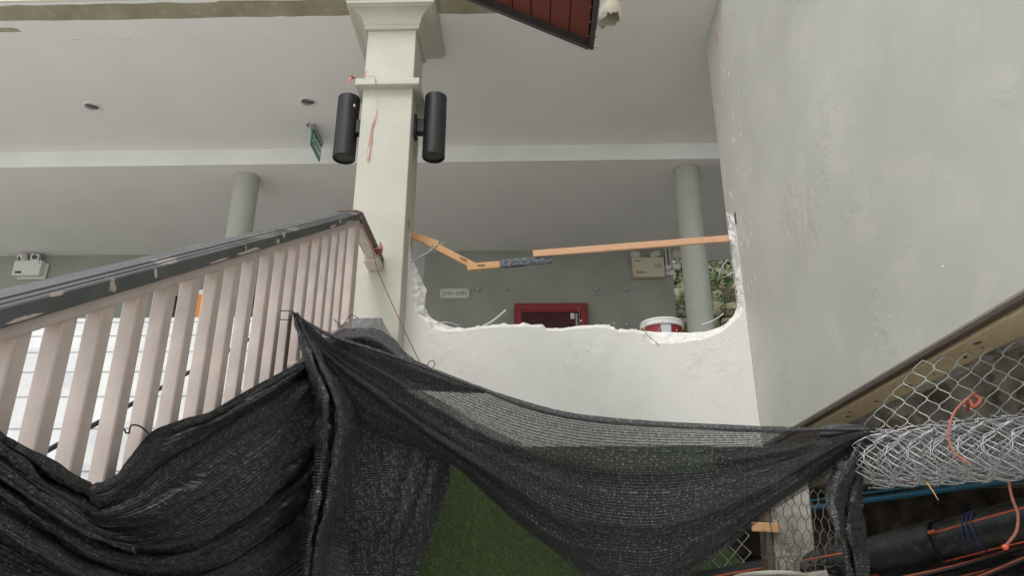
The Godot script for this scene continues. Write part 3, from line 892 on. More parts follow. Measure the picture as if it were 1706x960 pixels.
	obj("print", box(Vector3(-0.13, -0.068, 0.0624), Vector3(0.02, 0.022, 0.0015), 0.0004), M.orange_stripe, l)
	obj("indicator", box(Vector3(0.155, 0.075, 0.0612), Vector3(0.014, 0.018, 0.002), 0.0005), M.grey_ink, l)
	# emergency light, right
	var m := thing("emergency_light", "cream twin-head emergency light by the wall's end, under the long lath", "emergency light", Vector3(1.395, 4.925, -8.12))
	obj("case", span(Vector3(-0.185, -0.125, -0.046), Vector3(0.185, 0.125, 0.04), 0.005), M.cream_plastic, m)
	for k in [[-0.125, 0.5, -0.35], [0.10, 0.3, -0.5]]:
		var bs := Basis(Vector3.FORWARD, 0.25 if k[0] < 0.0 else -0.3) * Basis(Vector3.UP, k[2]) * Basis(Vector3.RIGHT, k[1])
		var hd := obj("lamp_head", box(Vector3(k[0], 0.175, 0.0), Vector3(0.12, 0.075, 0.09), 0.008, bs), M.cream_plastic, m)
		obj("lamp_glass", box(Vector3(k[0], 0.175, 0.0) + bs * Vector3(0, 0, 0.046), Vector3(0.10, 0.058, 0.004), 0.001, bs), M.dull_steel, hd)
	obj("print", box(Vector3(-0.12, 0.075, 0.041), Vector3(0.075, 0.008, 0.002), 0.0005), M.grey_ink, m)
	obj("print", box(Vector3(-0.13, -0.065, 0.041), Vector3(0.014, 0.035, 0.002), 0.0005), M.ink, m)
	obj("print", box(Vector3(-0.085, -0.068, 0.041), Vector3(0.05, 0.014, 0.002), 0.0005), M.grey_ink, m)
	obj("print", box(Vector3(-0.03, -0.072, 0.041), Vector3(0.045, 0.006, 0.002), 0.0005), M.grey_ink, m)
	obj("switch_plate", box(Vector3(0.115, 0.015, 0.0415), Vector3(0.07, 0.04, 0.003), 0.001), M.grey_ink, m)
	obj("switch_plate", box(Vector3(0.115, 0.015, 0.0425), Vector3(0.062, 0.032, 0.003), 0.001), M.cream_plastic, m)
	obj("print", box(Vector3(0.118, 0.015, 0.0445), Vector3(0.010, 0.018, 0.002), 0.0005), M.ink, m)
	# socket box, plug and conduits
	var so := thing("power_outlet", "white power outlet with a black plug beside the cream emergency light", "power outlet", Vector3(1.648, 4.905, -8.12))
	obj("box", span(Vector3(-0.055, -0.065, -0.046), Vector3(0.055, 0.06, 0.0), 0.004), M.white_plastic, so)
	obj("cover", span(Vector3(-0.05, -0.045, 0.0), Vector3(0.05, 0.05, 0.008), 0.003), M.white_plastic, so)
	obj("plug", span(Vector3(0.03, -0.02, 0.006), Vector3(0.12, 0.045, 0.075), 0.01), M.white_plastic, so)
	obj("plug_cord_end", lathe(PackedVector2Array([Vector2(0, 0.06), Vector2(0.03, 0.055), Vector2(0.036, 0.02), Vector2(0.036, 0)]), Vector3(0.118, 0.013, 0.04), Basis(Vector3.FORWARD, PI / 2), 16), M.ink, so)
	obj("cable_kink", tube(curve(PackedVector3Array([Vector3(-0.05, -0.005, 0.01), Vector3(-0.02, -0.025, 0.02), Vector3(0.0, 0.0, 0.02), Vector3(0.03, 0.01, 0.02)]), 10), 0.004, 6), M.grey_ink, so)
	for k in [-0.028, 0.022]:
		obj("conduit", tube(PackedVector3Array([Vector3(k, 0.06, -0.028), Vector3(k, 0.284, -0.028)]), 0.011, 10), M.white_plastic, so)
	var jb := thing("junction_box", "cream junction box high at the end of the wall behind the round column", "junction box", Vector3(1.74, 5.08, -8.1))
	obj("case", span(Vector3(-0.045, -0.05, -0.03), Vector3(0.06, 0.05, 0.04), 0.006), M.cream_plastic, jb)
	obj("gland", lathe(PackedVector2Array([Vector2(0.03, 0), Vector2(0.03, -0.07), Vector2(0.04, -0.075), Vector2(0.04, -0.10), Vector2(0, -0.10)]), Vector3(0.0, -0.05, 0), Basis(), 14), M.round_column, jb)
	# room number plate
	var sn := thing("number_plate", "pale metal plate reading 2101-2107 on the gray green wall", "sign", Vector3(-0.862, 4.642, -8.155))
	obj("plate", span(Vector3(-0.172, -0.068, -0.014), Vector3(0.172, 0.068, 0.006), 0.003), plain(Color(0.62, 0.63, 0.58), 0.45), sn)
	obj("rim", span(Vector3(-0.165, 0.054, 0.0055), Vector3(0.165, 0.060, 0.009), 0.001), M.dull_steel, sn)
	obj("rim", span(Vector3(-0.165, -0.060, 0.0055), Vector3(0.165, -0.054, 0.009), 0.001), M.dull_steel, sn)
	var tx := TextMesh.new()
	tx.font = fnt
	tx.text = "2101–2107"
	tx.font_size = 60
	tx.pixel_size = 0.00098
	tx.depth = 0.003
	var lt := obj("lettering", tx, M.ink, sn, Vector3(0, -0.002, 0.0075))
	lt.scale = Vector3(1.0, 0.92, 1.0)
	for sx in [-0.152, 0.152]:
		for sy in [-0.046, 0.046]:
			obj("screw", lathe(PackedVector2Array([Vector2(0, 0.004), Vector2(0.006, 0.002), Vector2(0.006, 0)]), Vector3(sx, sy, 0.006), Basis(Vector3.RIGHT, PI / 2), 10), M.grey_ink, sn)
	# pegs left on the wall
	var pegs := [[Vector2(-0.585, 4.693), "metal wall peg nearest the number plate"], [Vector2(-0.263, 4.692), "metal wall peg between number plate and red cabinet, upper of its pair"], [Vector2(0.795, 4.681), "metal wall peg above the red cabinet's right corner"], [Vector2(1.121, 4.679), "metal wall peg under the cream emergency light"], [Vector2(-0.274, 4.252), "metal wall peg low beside the red cabinet's left edge"], [Vector2(0.785, 4.246), "metal wall peg low beside the red cabinet's right edge"], [Vector2(1.110, 4.243), "metal wall peg low beside the paint bucket"]]
	for p in pegs:
		var pg := thing("wall_peg", p[1], "peg", Vector3(p[0].x, p[0].y, -8.17), "metal pegs left on the wall")
		obj("stud", lathe(PackedVector2Array([Vector2(0.012, -0.01), Vector2(0.012, 0.02), Vector2(0.018, 0.022), Vector2(0.019, 0.034), Vector2(0.012, 0.04), Vector2(0, 0.041)]), Vector3.ZERO, Basis(Vector3.RIGHT, PI / 2), 16), M.steel, pg)
	# fire hose cabinet
	var fc := thing("hose_cabinet", "dark red fire hose cabinet with a dark glass door, cut off by the broken wall", "cabinet", Vector3(0.252, 3.7, -8.1))
	obj("case", span(Vector3(-0.40, -0.75, -0.07), Vector3(0.40, 0.76, -0.005), 0.004), M.cabinet_dark, fc)
	for k in [[Vector3(-0.42, 0.675, -0.03), Vector3(0.42, 0.783, 0.03)], [Vector3(-0.42, -0.78, -0.03), Vector3(0.42, -0.675, 0.03)], [Vector3(-0.42, -0.674, -0.03), Vector3(-0.33, 0.674, 0.03)], [Vector3(0.33, -0.674, -0.03), Vector3(0.42, 0.674, 0.03)]]:
		obj("frame", span(k[0], k[1], 0.006), M.red_paint, fc)
	for k in [[Vector3(-0.385, 0.70, 0.03), Vector3(0.385, 0.75, 0.042)], [Vector3(-0.385, -0.6, 0.03), Vector3(-0.345, 0.699, 0.042)], [Vector3(0.345, -0.6, 0.03), Vector3(0.385, 0.699, 0.042)]]:
		obj("door_frame", span(k[0], k[1], 0.004), M.red_paint, fc)
	obj("door_glass", span(Vector3(-0.34, -0.68, 0.0), Vector3(0.34, 0.68, 0.012), 0.001), M.cabinet_dark, fc)
	obj("latch", span(Vector3(0.22, 0.59, 0.013), Vector3(0.265, 0.66, 0.03), 0.005), M.white_plastic, fc)
	obj("latch_bar", span(Vector3(0.275, 0.35, 0.013), Vector3(0.30, 0.66, 0.024), 0.003), M.dull_steel, fc)
	obj("seal_wire", tube(curve(PackedVector3Array([Vector3(0.315, 0.72, 0.05), Vector3(0.318, 0.6, 0.055), Vector3(0.31, 0.5, 0.055), Vector3(0.308, 0.35, 0.05)]), 12), 0.004, 6), M.wire, fc)
	# notice board before the left round column
	var nb := thing("notice_board", "upright board with an orange print and white border, behind the railing slats", "board", Vector3(-2.722, 2.82, -5.9))
	obj("panel", span(Vector3(-0.16, 0.0, -0.02), Vector3(0.125, 1.01, 0.0), 0.004), M.white_plastic, nb)
	obj("print", span(Vector3(-0.148, 0.2, 0.0005), Vector3(-0.015, 0.965, 0.003), 0.0005), M.orange_print, nb)
	for i in 5:
		obj("print", span(Vector3(0.03, 0.93 - 0.07 * i, 0.0005), Vector3(0.03 + rng.randf_range(0.04, 0.08), 0.945 - 0.07 * i, 0.003), 0.0005), M.grey_ink, nb)
	# plant in the alcove
	var ap := thing("alcove_plant", "thin plant with yellowish leaves in the dark alcove behind the slats", "plant", Vector3(-3.2, 2.82, -8.7))
	var ls := start()
	for i in 240:
		var c := Vector3(rng.randf_range(-1.0, 1.9), rng.randf_range(0.5, 1.75), rng.randf_range(-0.25, 0.25))
		add_leaf(ls, c, rng.randf_range(0.035, 0.07), rng.randf_range(0, TAU), rng.randf_range(-0.8, 0.8))
	var lf := obj("leaves", done(ls), M.leaf_pale, ap)
	lf.set_meta("kind", "stuff")
	var ss := start(true)
	for i in 14:
		var x := -0.9 + i * 0.2
		add_tube(ss, curve(PackedVector3Array([Vector3(x, 0, 0), Vector3(x + rng.randf_range(-0.1, 0.1), 0.8, 0.05), Vector3(x + rng.randf_range(-0.2, 0.2), 1.7, rng.randf_range(-0.2, 0.2))]), 8), 0.008, 5, 0.003)
	obj("stems", done(ss), M.old_wood, ap)
	# rubble retaining wall outside, with ivy over its top
	var rw := thing("rubble_wall", "mossy rubble stone wall seen outdoors beside the right round column", "stone wall", Vector3(0, 0, -9.45))
	obj("bedding", span(Vector3(1.0, 1.5, -0.5), Vector3(6.0, 5.75, -0.06), 0.0), M.rock_dark, rw)
	var fnz := FastNoiseLite.new()
	fnz.seed = 9
	fnz.frequency = 6.0
	var y := 3.0
	while y < 5.6:
		var x := 1.25 + rng.randf_range(0, 0.15)
		var h := rng.randf_range(0.10, 0.2)
		while x < 3.6:
			var w := rng.randf_range(0.13, 0.34)
			obj("stone", stone(Vector3(x + w * 0.5, y + h * 0.5 + rng.randf_range(-0.02, 0.02), -0.05 + rng.randf_range(-0.03, 0.05)), Vector3(w * 0.55, h * 0.6, 0.11), fnz), M.rock if rng.randf() < 0.7 else M.rock_dark, rw)
			x += w
		y += h
	var iv := start()
	for i in 330:
		var px := rng.randf_range(2.0, 3.4)
		var py := 5.12 + 0.5 * rng.randf() - 0.35 * pow(rng.randf(), 3.0)
		if rng.randf() < 0.12:
			py = rng.randf_range(4.4, 5.1)
			px = rng.randf_range(1.7, 2.05)
		add_leaf(iv, Vector3(px, py, -9.45 + rng.randf_range(0.05, 0.30)), rng.randf_range(0.03, 0.065), rng.randf_range(0, TAU), rng.randf_range(-0.7, 0.7))
	var ivy := obj("ivy", done(iv), M.leaf)
	tag(ivy, "green ivy hanging over the top of the rubble stone wall", "ivy")
	ivy.set_meta("kind", "stuff")

func stone(c: Vector3, r: Vector3, fnz: FastNoiseLite) -> ArrayMesh:
	var st := start(true)
	st.set_smooth_group(-1)
	var nu := 9
	var nv := 6
	var p := func(i: int, j: int) -> Vector3:
		var a := TAU * (i % nu) / nu
		var b := PI * j / nv - PI / 2
		var d := Vector3(cos(b) * cos(a), sin(b), cos(b) * sin(a))
		d = Vector3(signf(d.x) * pow(absf(d.x), 0.6), signf(d.y) * pow(absf(d.y), 0.6), signf(d.z) * pow(absf(d.z), 0.7))
		return c + d * r * (1.0 + 0.32 * fnz.get_noise_3dv(c * 3.0 + d * 0.14))
	for j in nv:
		for i in nu:
			quad(st, p.call(i, j), p.call(i, j + 1), p.call(i + 1, j + 1), p.call(i + 1, j))
	return done(st)

func add_leaf(st: SurfaceTool, c: Vector3, s: float, turn: float, tilt: float) -> void:
	st.set_smooth_group(-1)
	var b := Basis(Vector3.UP, tilt * 1.5) * Basis(Vector3.RIGHT, tilt) * Basis(Vector3.BACK, turn)
	var o := [Vector3(0, 0, 0), Vector3(-0.45, 0.35, 0.08), Vector3(-0.3, 0.8, 0.05), Vector3(0, 1.15, -0.1), Vector3(0.3, 0.8, 0.05), Vector3(0.45, 0.35, 0.08)]
	for i in range(1, 5):
		tri(st, c + b * (o[0] * s), c + b * (o[i] * s), c + b * (o[i + 1] * s))

# ---------------------------------------------------------------- things in and at the gap
func stick(called: String, label: String, a: Vector3, b: Vector3, w: float, h: float, mat: Material, cat := "wooden stick") -> Node3D:
	var t := thing(called, label, cat, (a + b) * 0.5)
	var o := obj("timber", box(Vector3.ZERO, Vector3(w, h, a.distance_to(b)), 0.0025), mat, t)
	o.basis = along(a, b)
	return t

func build_opening_things() -> void:
	var s1 := stick("wooden_stick", "short pale stick nailed to the column's side, first of the sagging chain", Vector3(-0.80, 3.697, -4.585), Vector3(-0.605, 3.615, -4.575), 0.018, 0.05, M.stick)
	var s2 := stick("wooden_stick", "pale stick sloping down, middle one of the sagging chain", Vector3(-0.685, 3.632, -4.556), Vector3(-0.315, 3.428, -4.57), 0.018, 0.046, M.stick)
	var s3 := stick("wooden_stick", "pale stick whose far end is wrapped in torn black felt", Vector3(-0.405, 3.435, -4.545), Vector3(-0.10, 3.466, -4.555), 0.018, 0.046, M.stick)
	for k in [[s2, Vector3(0.07, -0.032, 0.013)], [s3, Vector3(-0.06, -0.004, 0.013)]]:
		obj("nail_slot", box(k[1], Vector3(0.05, 0.006, 0.005), 0.001, Basis(Vector3.BACK, -0.5 if k[0] == s2 else 0.08)), M.old_wood, k[0])
	var st := start(true)
	var fn := FastNoiseLite.new()
	fn.seed = 12
	fn.frequency = 14.0
	var a := Vector3(-0.19, 3.457, -4.55)
	var b := Vector3(0.155, 3.497, -4.565)
	var bs := along(a, b)
	var secs := 36
	var ring := 14
	var rr: Array = []
	for i in secs + 1:
		var r: Array = []
		for k in ring:
			var an := TAU * k / ring
			var d := Vector3(signf(cos(an)) * pow(absf(cos(an)), 0.5) * 0.013, signf(sin(an)) * pow(absf(sin(an)), 0.5) * 0.026, 0)
			var p := a.lerp(b, float(i) / secs)
			d *= 1.0 + 0.28 * fn.get_noise_3d(p.x * 2.0, d.x * 40.0, d.y * 30.0)
			r.append(p + bs * d)
		rr.append(r)
	for i in secs:
		for k in ring:
			quad(st, rr[i][k], rr[i][(k + 1) % ring], rr[i + 1][(k + 1) % ring], rr[i + 1][k])
	for k in range(1, ring - 1):
		tri(st, rr[0][0], rr[0][k], rr[0][k + 1])
		tri(st, rr[secs][0], rr[secs][k + 1], rr[secs][k])
	obj("felt_wrap", done(st), M.bitumen, s3).position = -s3.position
	obj("felt_scrap", box(Vector3(-0.08, 3.445, -4.555) - s3.position, Vector3(0.15, 0.012, 0.006), 0.002, Basis(Vector3.BACK, 0.10)), M.lamp_black, s3)
	stick("wooden_lath", "long straight reddish lath spanning the gap to the tall plastered wall", Vector3(0.03, 3.527, -4.545), Vector3(1.363, 3.652, -4.60), 0.02, 0.046, M.lath, "wooden lath")
	# wire ends
	var w1 := thing("loose_wire", "bent silver wire tied round the sagging sticks near the column", "wire")
	obj("strand", tube(curve(PackedVector3Array([Vector3(-0.775, 3.46, -4.52), Vector3(-0.72, 3.50, -4.52), Vector3(-0.655, 3.55, -4.54), Vector3(-0.62, 3.59, -4.545), Vector3(-0.58, 3.612, -4.56), Vector3(-0.565, 3.63, -4.57)]), 20), 0.004, 6), M.wire, w1)
	obj("strand", tube(curve(PackedVector3Array([Vector3(-0.655, 3.65, -4.58), Vector3(-0.64, 3.605, -4.54), Vector3(-0.655, 3.56, -4.54)]), 10), 0.003, 6), M.wire, w1)
	var w2 := thing("loose_wire", "twisted white wire sticking up from the broken wall's edge", "wire")
	for ph in [0.0, PI]:
		var pts := PackedVector3Array()
		for i in 61:
			var q := Vector3(-0.355, 3.01, -4.56).lerp(Vector3(-0.15, 3.155, -4.60), i / 60.0)
			pts.append(q + Vector3(-0.55, 0.8, 0.2) * 0.0035 * sin(i * 0.8 + ph) + Vector3(0, 0.2, 1) * 0.0035 * cos(i * 0.8 + ph) + Vector3(0, -0.02 * sin(i / 60.0 * PI), 0))
		obj("strand", tube(pts, 0.003, 5), M.white_plastic, w2)
	var w3 := thing("loose_wire", "pale wire lying on the broken wall's left lip", "wire")
	obj("strand", tube(curve(PackedVector3Array([Vector3(-0.60, 3.05, -4.56), Vector3(-0.52, 3.062, -4.57), Vector3(-0.45, 3.045, -4.59)]), 12), 0.004, 6), M.wire, w3)
	var w4 := thing("loose_wire", "kinked silver wire sticking out of the gap's right edge", "wire")
	obj("strand", tube(PackedVector3Array([Vector3(1.335, 3.455, -4.55), Vector3(1.30, 3.47, -4.55), Vector3(1.265, 3.425, -4.55), Vector3(1.225, 3.335, -4.55), Vector3(1.30, 3.365, -4.55), Vector3(1.33, 3.385, -4.55)]), 0.004, 6), M.wire, w4)
	var w5 := thing("loose_wire", "thin wire loop lying on the wall in front of the paint bucket", "wire")
	obj("strand", tube(curve(PackedVector3Array([Vector3(0.74, 3.03, -4.52), Vector3(0.72, 2.985, -4.476), Vector3(0.735, 2.935, -4.472), Vector3(0.785, 2.888, -4.473), Vector3(0.80, 2.87, -4.473)]), 16), 0.0025, 6), M.dull_steel, w5)
	obj("strand", tube(curve(PackedVector3Array([Vector3(1.09, 3.02, -4.53), Vector3(1.17, 3.05, -4.53), Vector3(1.24, 3.10, -4.55)]), 12), 0.003, 6), M.white_plastic, w5)
	# paint bucket
	var p := thing("paint_bucket", "white lidded paint bucket with a red label band behind the broken wall", "paint bucket", Vector3(0.95, 2.835, -5.14))
	obj("body", lathe(PackedVector2Array([Vector2(0, 0), Vector2(0.125, 0.0), Vector2(0.128, 0.006), Vector2(0.143, 0.352), Vector2(0.148, 0.353), Vector2(0.148, 0.380)]), Vector3.ZERO, Basis(), 48), M.white_plastic, p)
	obj("red_band", lathe(PackedVector2Array([Vector2(0.1335, 0.10), Vector2(0.1443, 0.351)]), Vector3.ZERO, Basis(), 48), M.red_paint, p)
	obj("lid", lathe(PackedVector2Array([Vector2(0.149, 0.353), Vector2(0.155, 0.355), Vector2(0.155, 0.376), Vector2(0.151, 0.379), Vector2(0.151, 0.383), Vector2(0.154, 0.386), Vector2(0.154, 0.396), Vector2(0.149, 0.402), Vector2(0.140, 0.400), Vector2(0.136, 0.388), Vector2(0, 0.388)]), Vector3.ZERO, Basis(), 48), M.white_plastic, p)
	var la := start(true)
	var patch := func(a0: float, a1: float, y0: float, y1: float, off: float) -> void:
		for i in 8:
			var q0 := lerpf(a0, a1, i / 8.0)
			var q1 := lerpf(a0, a1, (i + 1) / 8.0)
			var r0 := 0.1295 + 0.0425 * y0 + off
			var r1 := 0.1295 + 0.0425 * y1 + off
			quad(la, Vector3(sin(q0) * r0, y0, cos(q0) * r0), Vector3(sin(q0) * r1, y1, cos(q0) * r1), Vector3(sin(q1) * r1, y1, cos(q1) * r1), Vector3(sin(q1) * r0, y0, cos(q1) * r0))
	patch.call(-0.22, 0.28, 0.16, 0.35, 0.0016)
	obj("label", done(la), plain(Color(0.62, 0.66, 0.70), 0.4), p)
	la = start(true)
	patch.call(-0.16, 0.24, 0.19, 0.338, 0.0026)
	obj("label_print", done(la), plain(Color(0.05, 0.10, 0.16), 0.4), p)
	la = start(true)
	patch.call(-0.05, 0.12, 0.29, 0.325, 0.0034)
	obj("label_print", done(la), M.white_plastic, p)
	la = start(true)
	patch.call(0.42, 0.75, 0.315, 0.338, 0.002)
	obj("label_print", done(la), M.orange_print, p)
	obj("handle", tube(curve(PackedVector3Array([Vector3(-0.15, 0.33, 0.03), Vector3(-0.14, 0.25, 0.09), Vector3(-0.07, 0.27, 0.15), Vector3(-0.02, 0.36, 0.165)]), 16), 0.003, 6), M.wire, p)

# ---------------------------------------------------------------- corner of the timber roof overhead
func build_roof_corner() -> void:
	var t := thing("roof_corner", "dark red boarded corner of a roof eave poking in at the top", "roof")
	var eave := 0.352
	var far := -3.40
	var slope := 0.535
	var near := -1.7
	var dx := Vector3(-1, slope, 0).normalized()
	var up := Vector3(slope, 1, 0).normalized()
	var o := Vector3(eave, 4.305, far)
	var w := 0.119
	for i in 10:
		obj("soffit_board", box(o + dx * (w * (i + 0.5) + 0.012) + up * 0.01 + Vector3(0, 0, (near - far) * 0.5), Vector3(w - 0.005, 0.016, near - far - 0.02), 0.003, Basis(dx * -1.0, up, Vector3(0, 0, 1))), M.red_board, t)
	obj("roof_deck", box(o + dx * 0.61 + up * 0.032 + Vector3(0, 0, (near - far) * 0.5), Vector3(1.24, 0.02, near - far + 0.04), 0.003, Basis(dx * -1.0, up, Vector3(0, 0, 1))), M.barge, t)
	obj("barge_board", box(o + dx * 0.60 - up * 0.003 + Vector3(0, 0, 0.004), Vector3(1.23, 0.098, 0.022), 0.004, Basis(dx * -1.0, up, Vector3(0, 0, 1))), M.barge, t)
	obj("eave_board", span(Vector3(eave - 0.003, 4.253, far - 0.007), Vector3(eave + 0.019, 4.348, near), 0.004), M.barge, t)
	obj("drip_strip", span(Vector3(eave + 0.0195, 4.30, far + 0.10), Vector3(eave + 0.030, 4.352, near), 0.002), M.dull_steel, t)
	for i in 4:
		obj("screw", lathe(PackedVector2Array([Vector2(0, 0.003), Vector2(0.005, 0.002), Vector2(0.005, 0)]), o + Vector3(-0.012, -0.006, 0.06 + i * 0.11), Basis(Vector3.RIGHT, PI), 8), M.dull_steel, t)
	obj("nail", tube(PackedVector3Array([Vector3(eave + 0.015, 4.265, far), Vector3(eave + 0.045, 4.268, far + 0.002)]), 0.003, 6), M.dull_steel, t)
	# broken pipe end beside the eave
	var p := thing("gutter_pipe", "broken cream plastic pipe end beside the red roof corner", "pipe", Vector3(0.452, 4.40, -3.26))
	var fn := FastNoiseLite.new()
	fn.seed = 4
	fn.frequency = 1.2
	var st := start(true)
	var sides := 28
	var lean := Vector3(0.02, 1, 0.25)
	var ring := func(r: float, h: float, rag: float) -> Array:
		var out: Array = []
		for k in sides:
			var a := TAU * k / sides
			var c := Vector3(cos(a) * r, 0, sin(a) * r)
			out.append(c + lean * (h + rag * fn.get_noise_2d(cos(a) * 1.5, sin(a) * 1.5) + 0.25 * rag * cos(a)))
		return out
	var rings := [ring.call(0.060, 0.9, 0.0), ring.call(0.060, 0.02, 0.03), ring.call(0.066, -0.02, 0.03), ring.call(0.066, -0.055, 0.04), ring.call(0.058, -0.055, 0.04), ring.call(0.056, 0.9, 0.0)]
	for i in rings.size() - 1:
		st.set_smooth_group(i + 1)
		for k in sides:
			var k2 := (k + 1) % sides
			quad(st, rings[i][k], rings[i][k2], rings[i + 1][k2], rings[i + 1][k])
	obj("pipe_wall", done(st), M.pvc, p)

# ---------------------------------------------------------------- space under the building
func build_undercroft() -> void:
	var dk := thing("undercroft", "dark earthen space beneath the building, behind pipes and netting", "cellar")
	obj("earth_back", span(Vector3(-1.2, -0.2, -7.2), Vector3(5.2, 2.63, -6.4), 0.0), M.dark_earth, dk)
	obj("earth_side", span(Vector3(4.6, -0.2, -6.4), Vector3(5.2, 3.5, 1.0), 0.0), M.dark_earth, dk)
	obj("added_shade_cover", span(Vector3(1.64, 3.3, -4.62), Vector3(5.2, 3.45, -2.4), 0.0), M.dark_earth, dk)  # unseen cover, added and lengthened to cut the light on the beam
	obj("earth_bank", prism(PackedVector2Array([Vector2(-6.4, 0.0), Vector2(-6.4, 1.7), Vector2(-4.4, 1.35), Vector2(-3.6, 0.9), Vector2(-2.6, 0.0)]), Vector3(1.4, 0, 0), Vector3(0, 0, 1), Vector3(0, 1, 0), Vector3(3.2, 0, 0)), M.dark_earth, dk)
	obj("slab_beam", span(Vector3(-0.785, 2.30, -5.2), Vector3(5.2, 2.61, -4.66), 0.004), M.concrete, dk)
	var cb := thing("concrete_beam", "stained gray concrete beam behind the chain link, under the plastered wall", "beam")
	obj("beam_face", span(Vector3(1.64, 2.02, -4.63), Vector3(4.6, 3.3, -4.42), 0.01), M.stained_concrete, cb)
	obj("rotten_batten", box(Vector3(2.75, 2.92, -4.38), Vector3(1.3, 0.06, 0.05), 0.008, Basis(Vector3.BACK, 0.06)), M.old_wood, cb)
	obj("rotten_batten", box(Vector3(2.9, 3.0, -4.37), Vector3(1.2, 0.05, 0.05), 0.008, Basis(Vector3.BACK, 0.03)), M.old_wood, cb)
	# boards left under the wall
	var fw := thing("formwork_board", "knotty yellowish board fixed along the plastered wall's lower edge", "board")
	obj("board", span(Vector3(1.400, 2.222, -4.2), Vector3(1.545, 2.2485, -2.12), 0.003), M.formwork, fw)
	obj("board", span(Vector3(1.400, 2.220, -2.115), Vector3(1.540, 2.2485, 1.0), 0.003), M.formwork, fw)
	obj("edge_strip", span(Vector3(1.367, 2.232, -4.3), Vector3(1.398, 2.2485, 1.0), 0.003), M.old_wood, fw)
	obj("concrete_soffit", span(Vector3(1.549, 2.236, -4.2), Vector3(1.634, 2.2485, 1.0), 0.002), M.concrete, fw)
	for d in [3.52, 3.41, 3.20, 2.93, 2.52, 2.36]:
		var k := obj("knot", lathe(PackedVector2Array([Vector2(0, -0.0022), Vector2(0.005, -0.002), Vector2(0.009, -0.0008), Vector2(0.012, 0.001)]), Vector3(1.44 + rng.randf() * 0.07, 2.2215, -d), Basis().scaled(Vector3(1, 1, rng.randf_range(1.0, 2.0))), 12), M.old_wood, fw)
		k.set_meta("label", "dark knot")
	for i in 4:
		obj("nail", lathe(PackedVector2Array([Vector2(0, -0.004), Vector2(0.004, -0.003), Vector2(0.004, 0.002)]), Vector3(1.425 + rng.randf() * 0.08, 2.222, -2.1 - i * 0.21 - 0.1 * rng.randf()), Basis(), 8), M.grey_ink, fw)
	# pipes
	var bp := obj("blue_pipe", tube(PackedVector3Array([Vector3(0.6, 1.80, -5.0), Vector3(1.217, 1.858, -4.617), Vector3(1.532, 1.885, -4.399), Vector3(1.779, 1.908, -4.181), Vector3(2.302, 1.954, -3.638), Vector3(3.0, 2.02, -2.9)]), 0.0165, 14), M.blue_pipe)
	tag(bp, "blue plastic water pipe under the rolled chain link", "pipe")
	var bp2 := obj("blue_pipe", tube(PackedVector3Array([Vector3(0.7, 1.86, -5.0), Vector3(1.245, 1.906, -4.707), Vector3(1.568, 1.933, -4.489), Vector3(1.846, 1.961, -4.323), Vector3(2.177, 1.984, -3.946)]), 0.008, 10), M.blue_pipe)
	tag(bp2, "thinner blue pipe just above the blue water pipe", "pipe")
	var hp := thing("black_pipe", "thick black pipe with an orange stripe and a coupling sleeve", "pipe")
	var a := Vector3(0.75, 1.45, -4.35)
	var b := Vector3(1.523, 1.610, -3.432)
	var c := Vector3(1.840, 1.715, -2.969)
	var d := Vector3(2.6, 1.97, -1.86)
	striped_pipe(hp, PackedVector3Array([a, b, c, d]), 0.080, Vector3(-0.52, 0.45, 0.72))
	var dir := (c - b).normalized()
	obj("coupling", lathe(PackedVector2Array([Vector2(0.080, -0.14), Vector2(0.090, -0.138), Vector2(0.090, 0.138), Vector2(0.080, 0.14)]), b + dir * 0.10, along(b, c) * Basis(Vector3.RIGHT, PI / 2), 32), M.hdpe, hp)
	obj("stripe", bar(b + dir * -0.03 + Vector3(-0.52, 0.45, 0.72).normalized() * 0.0895, b + dir * 0.235 + Vector3(-0.52, 0.45, 0.72).normalized() * 0.0895, 0.012, 0.004, Vector3(-0.52, 0.45, 0.72), 0.001), M.orange_stripe, hp)
	for k in 3:
		obj("tie", lathe(PackedVector2Array([Vector2(0.080, -0.004), Vector2(0.0835, -0.003), Vector2(0.0835, 0.003), Vector2(0.080, 0.004)]), c - dir * (0.20 - 0.022 * k), along(b, c) * Basis(Vector3.RIGHT, PI / 2 + 0.25 - 0.1 * k), 24), plain(Color(0.02, 0.025, 0.07), 0.5), hp)
	var hp2 := thing("black_pipe", "second thick black pipe with an orange stripe, lowest in the corner", "pipe")
	striped_pipe(hp2, PackedVector3Array([Vector3(0.9, 1.27, -4.0), Vector3(1.50, 1.405, -3.32), Vector3(2.1, 1.50, -2.9), Vector3(2.8, 1.62, -2.4)]), 0.072, Vector3(-0.35, 0.85, 0.4))
	var ends := [[Vector3(1.40, 1.50, -3.25), Vector3(2.2, 1.70, -3.05), "topmost"], [Vector3(1.42, 1.475, -3.2), Vector3(2.2, 1.655, -3.0), "second from the top"], [Vector3(1.46, 1.46, -3.15), Vector3(2.1, 1.69, -2.85), "steepest"], [Vector3(1.52, 1.455, -3.1), Vector3(2.1, 1.60, -2.9), "third from the top"], [Vector3(1.56, 1.44, -3.1), Vector3(2.1, 1.565, -2.85), "fourth from the top"], [Vector3(1.60, 1.43, -3.05), Vector3(2.1, 1.53, -2.8), "lowest"]]
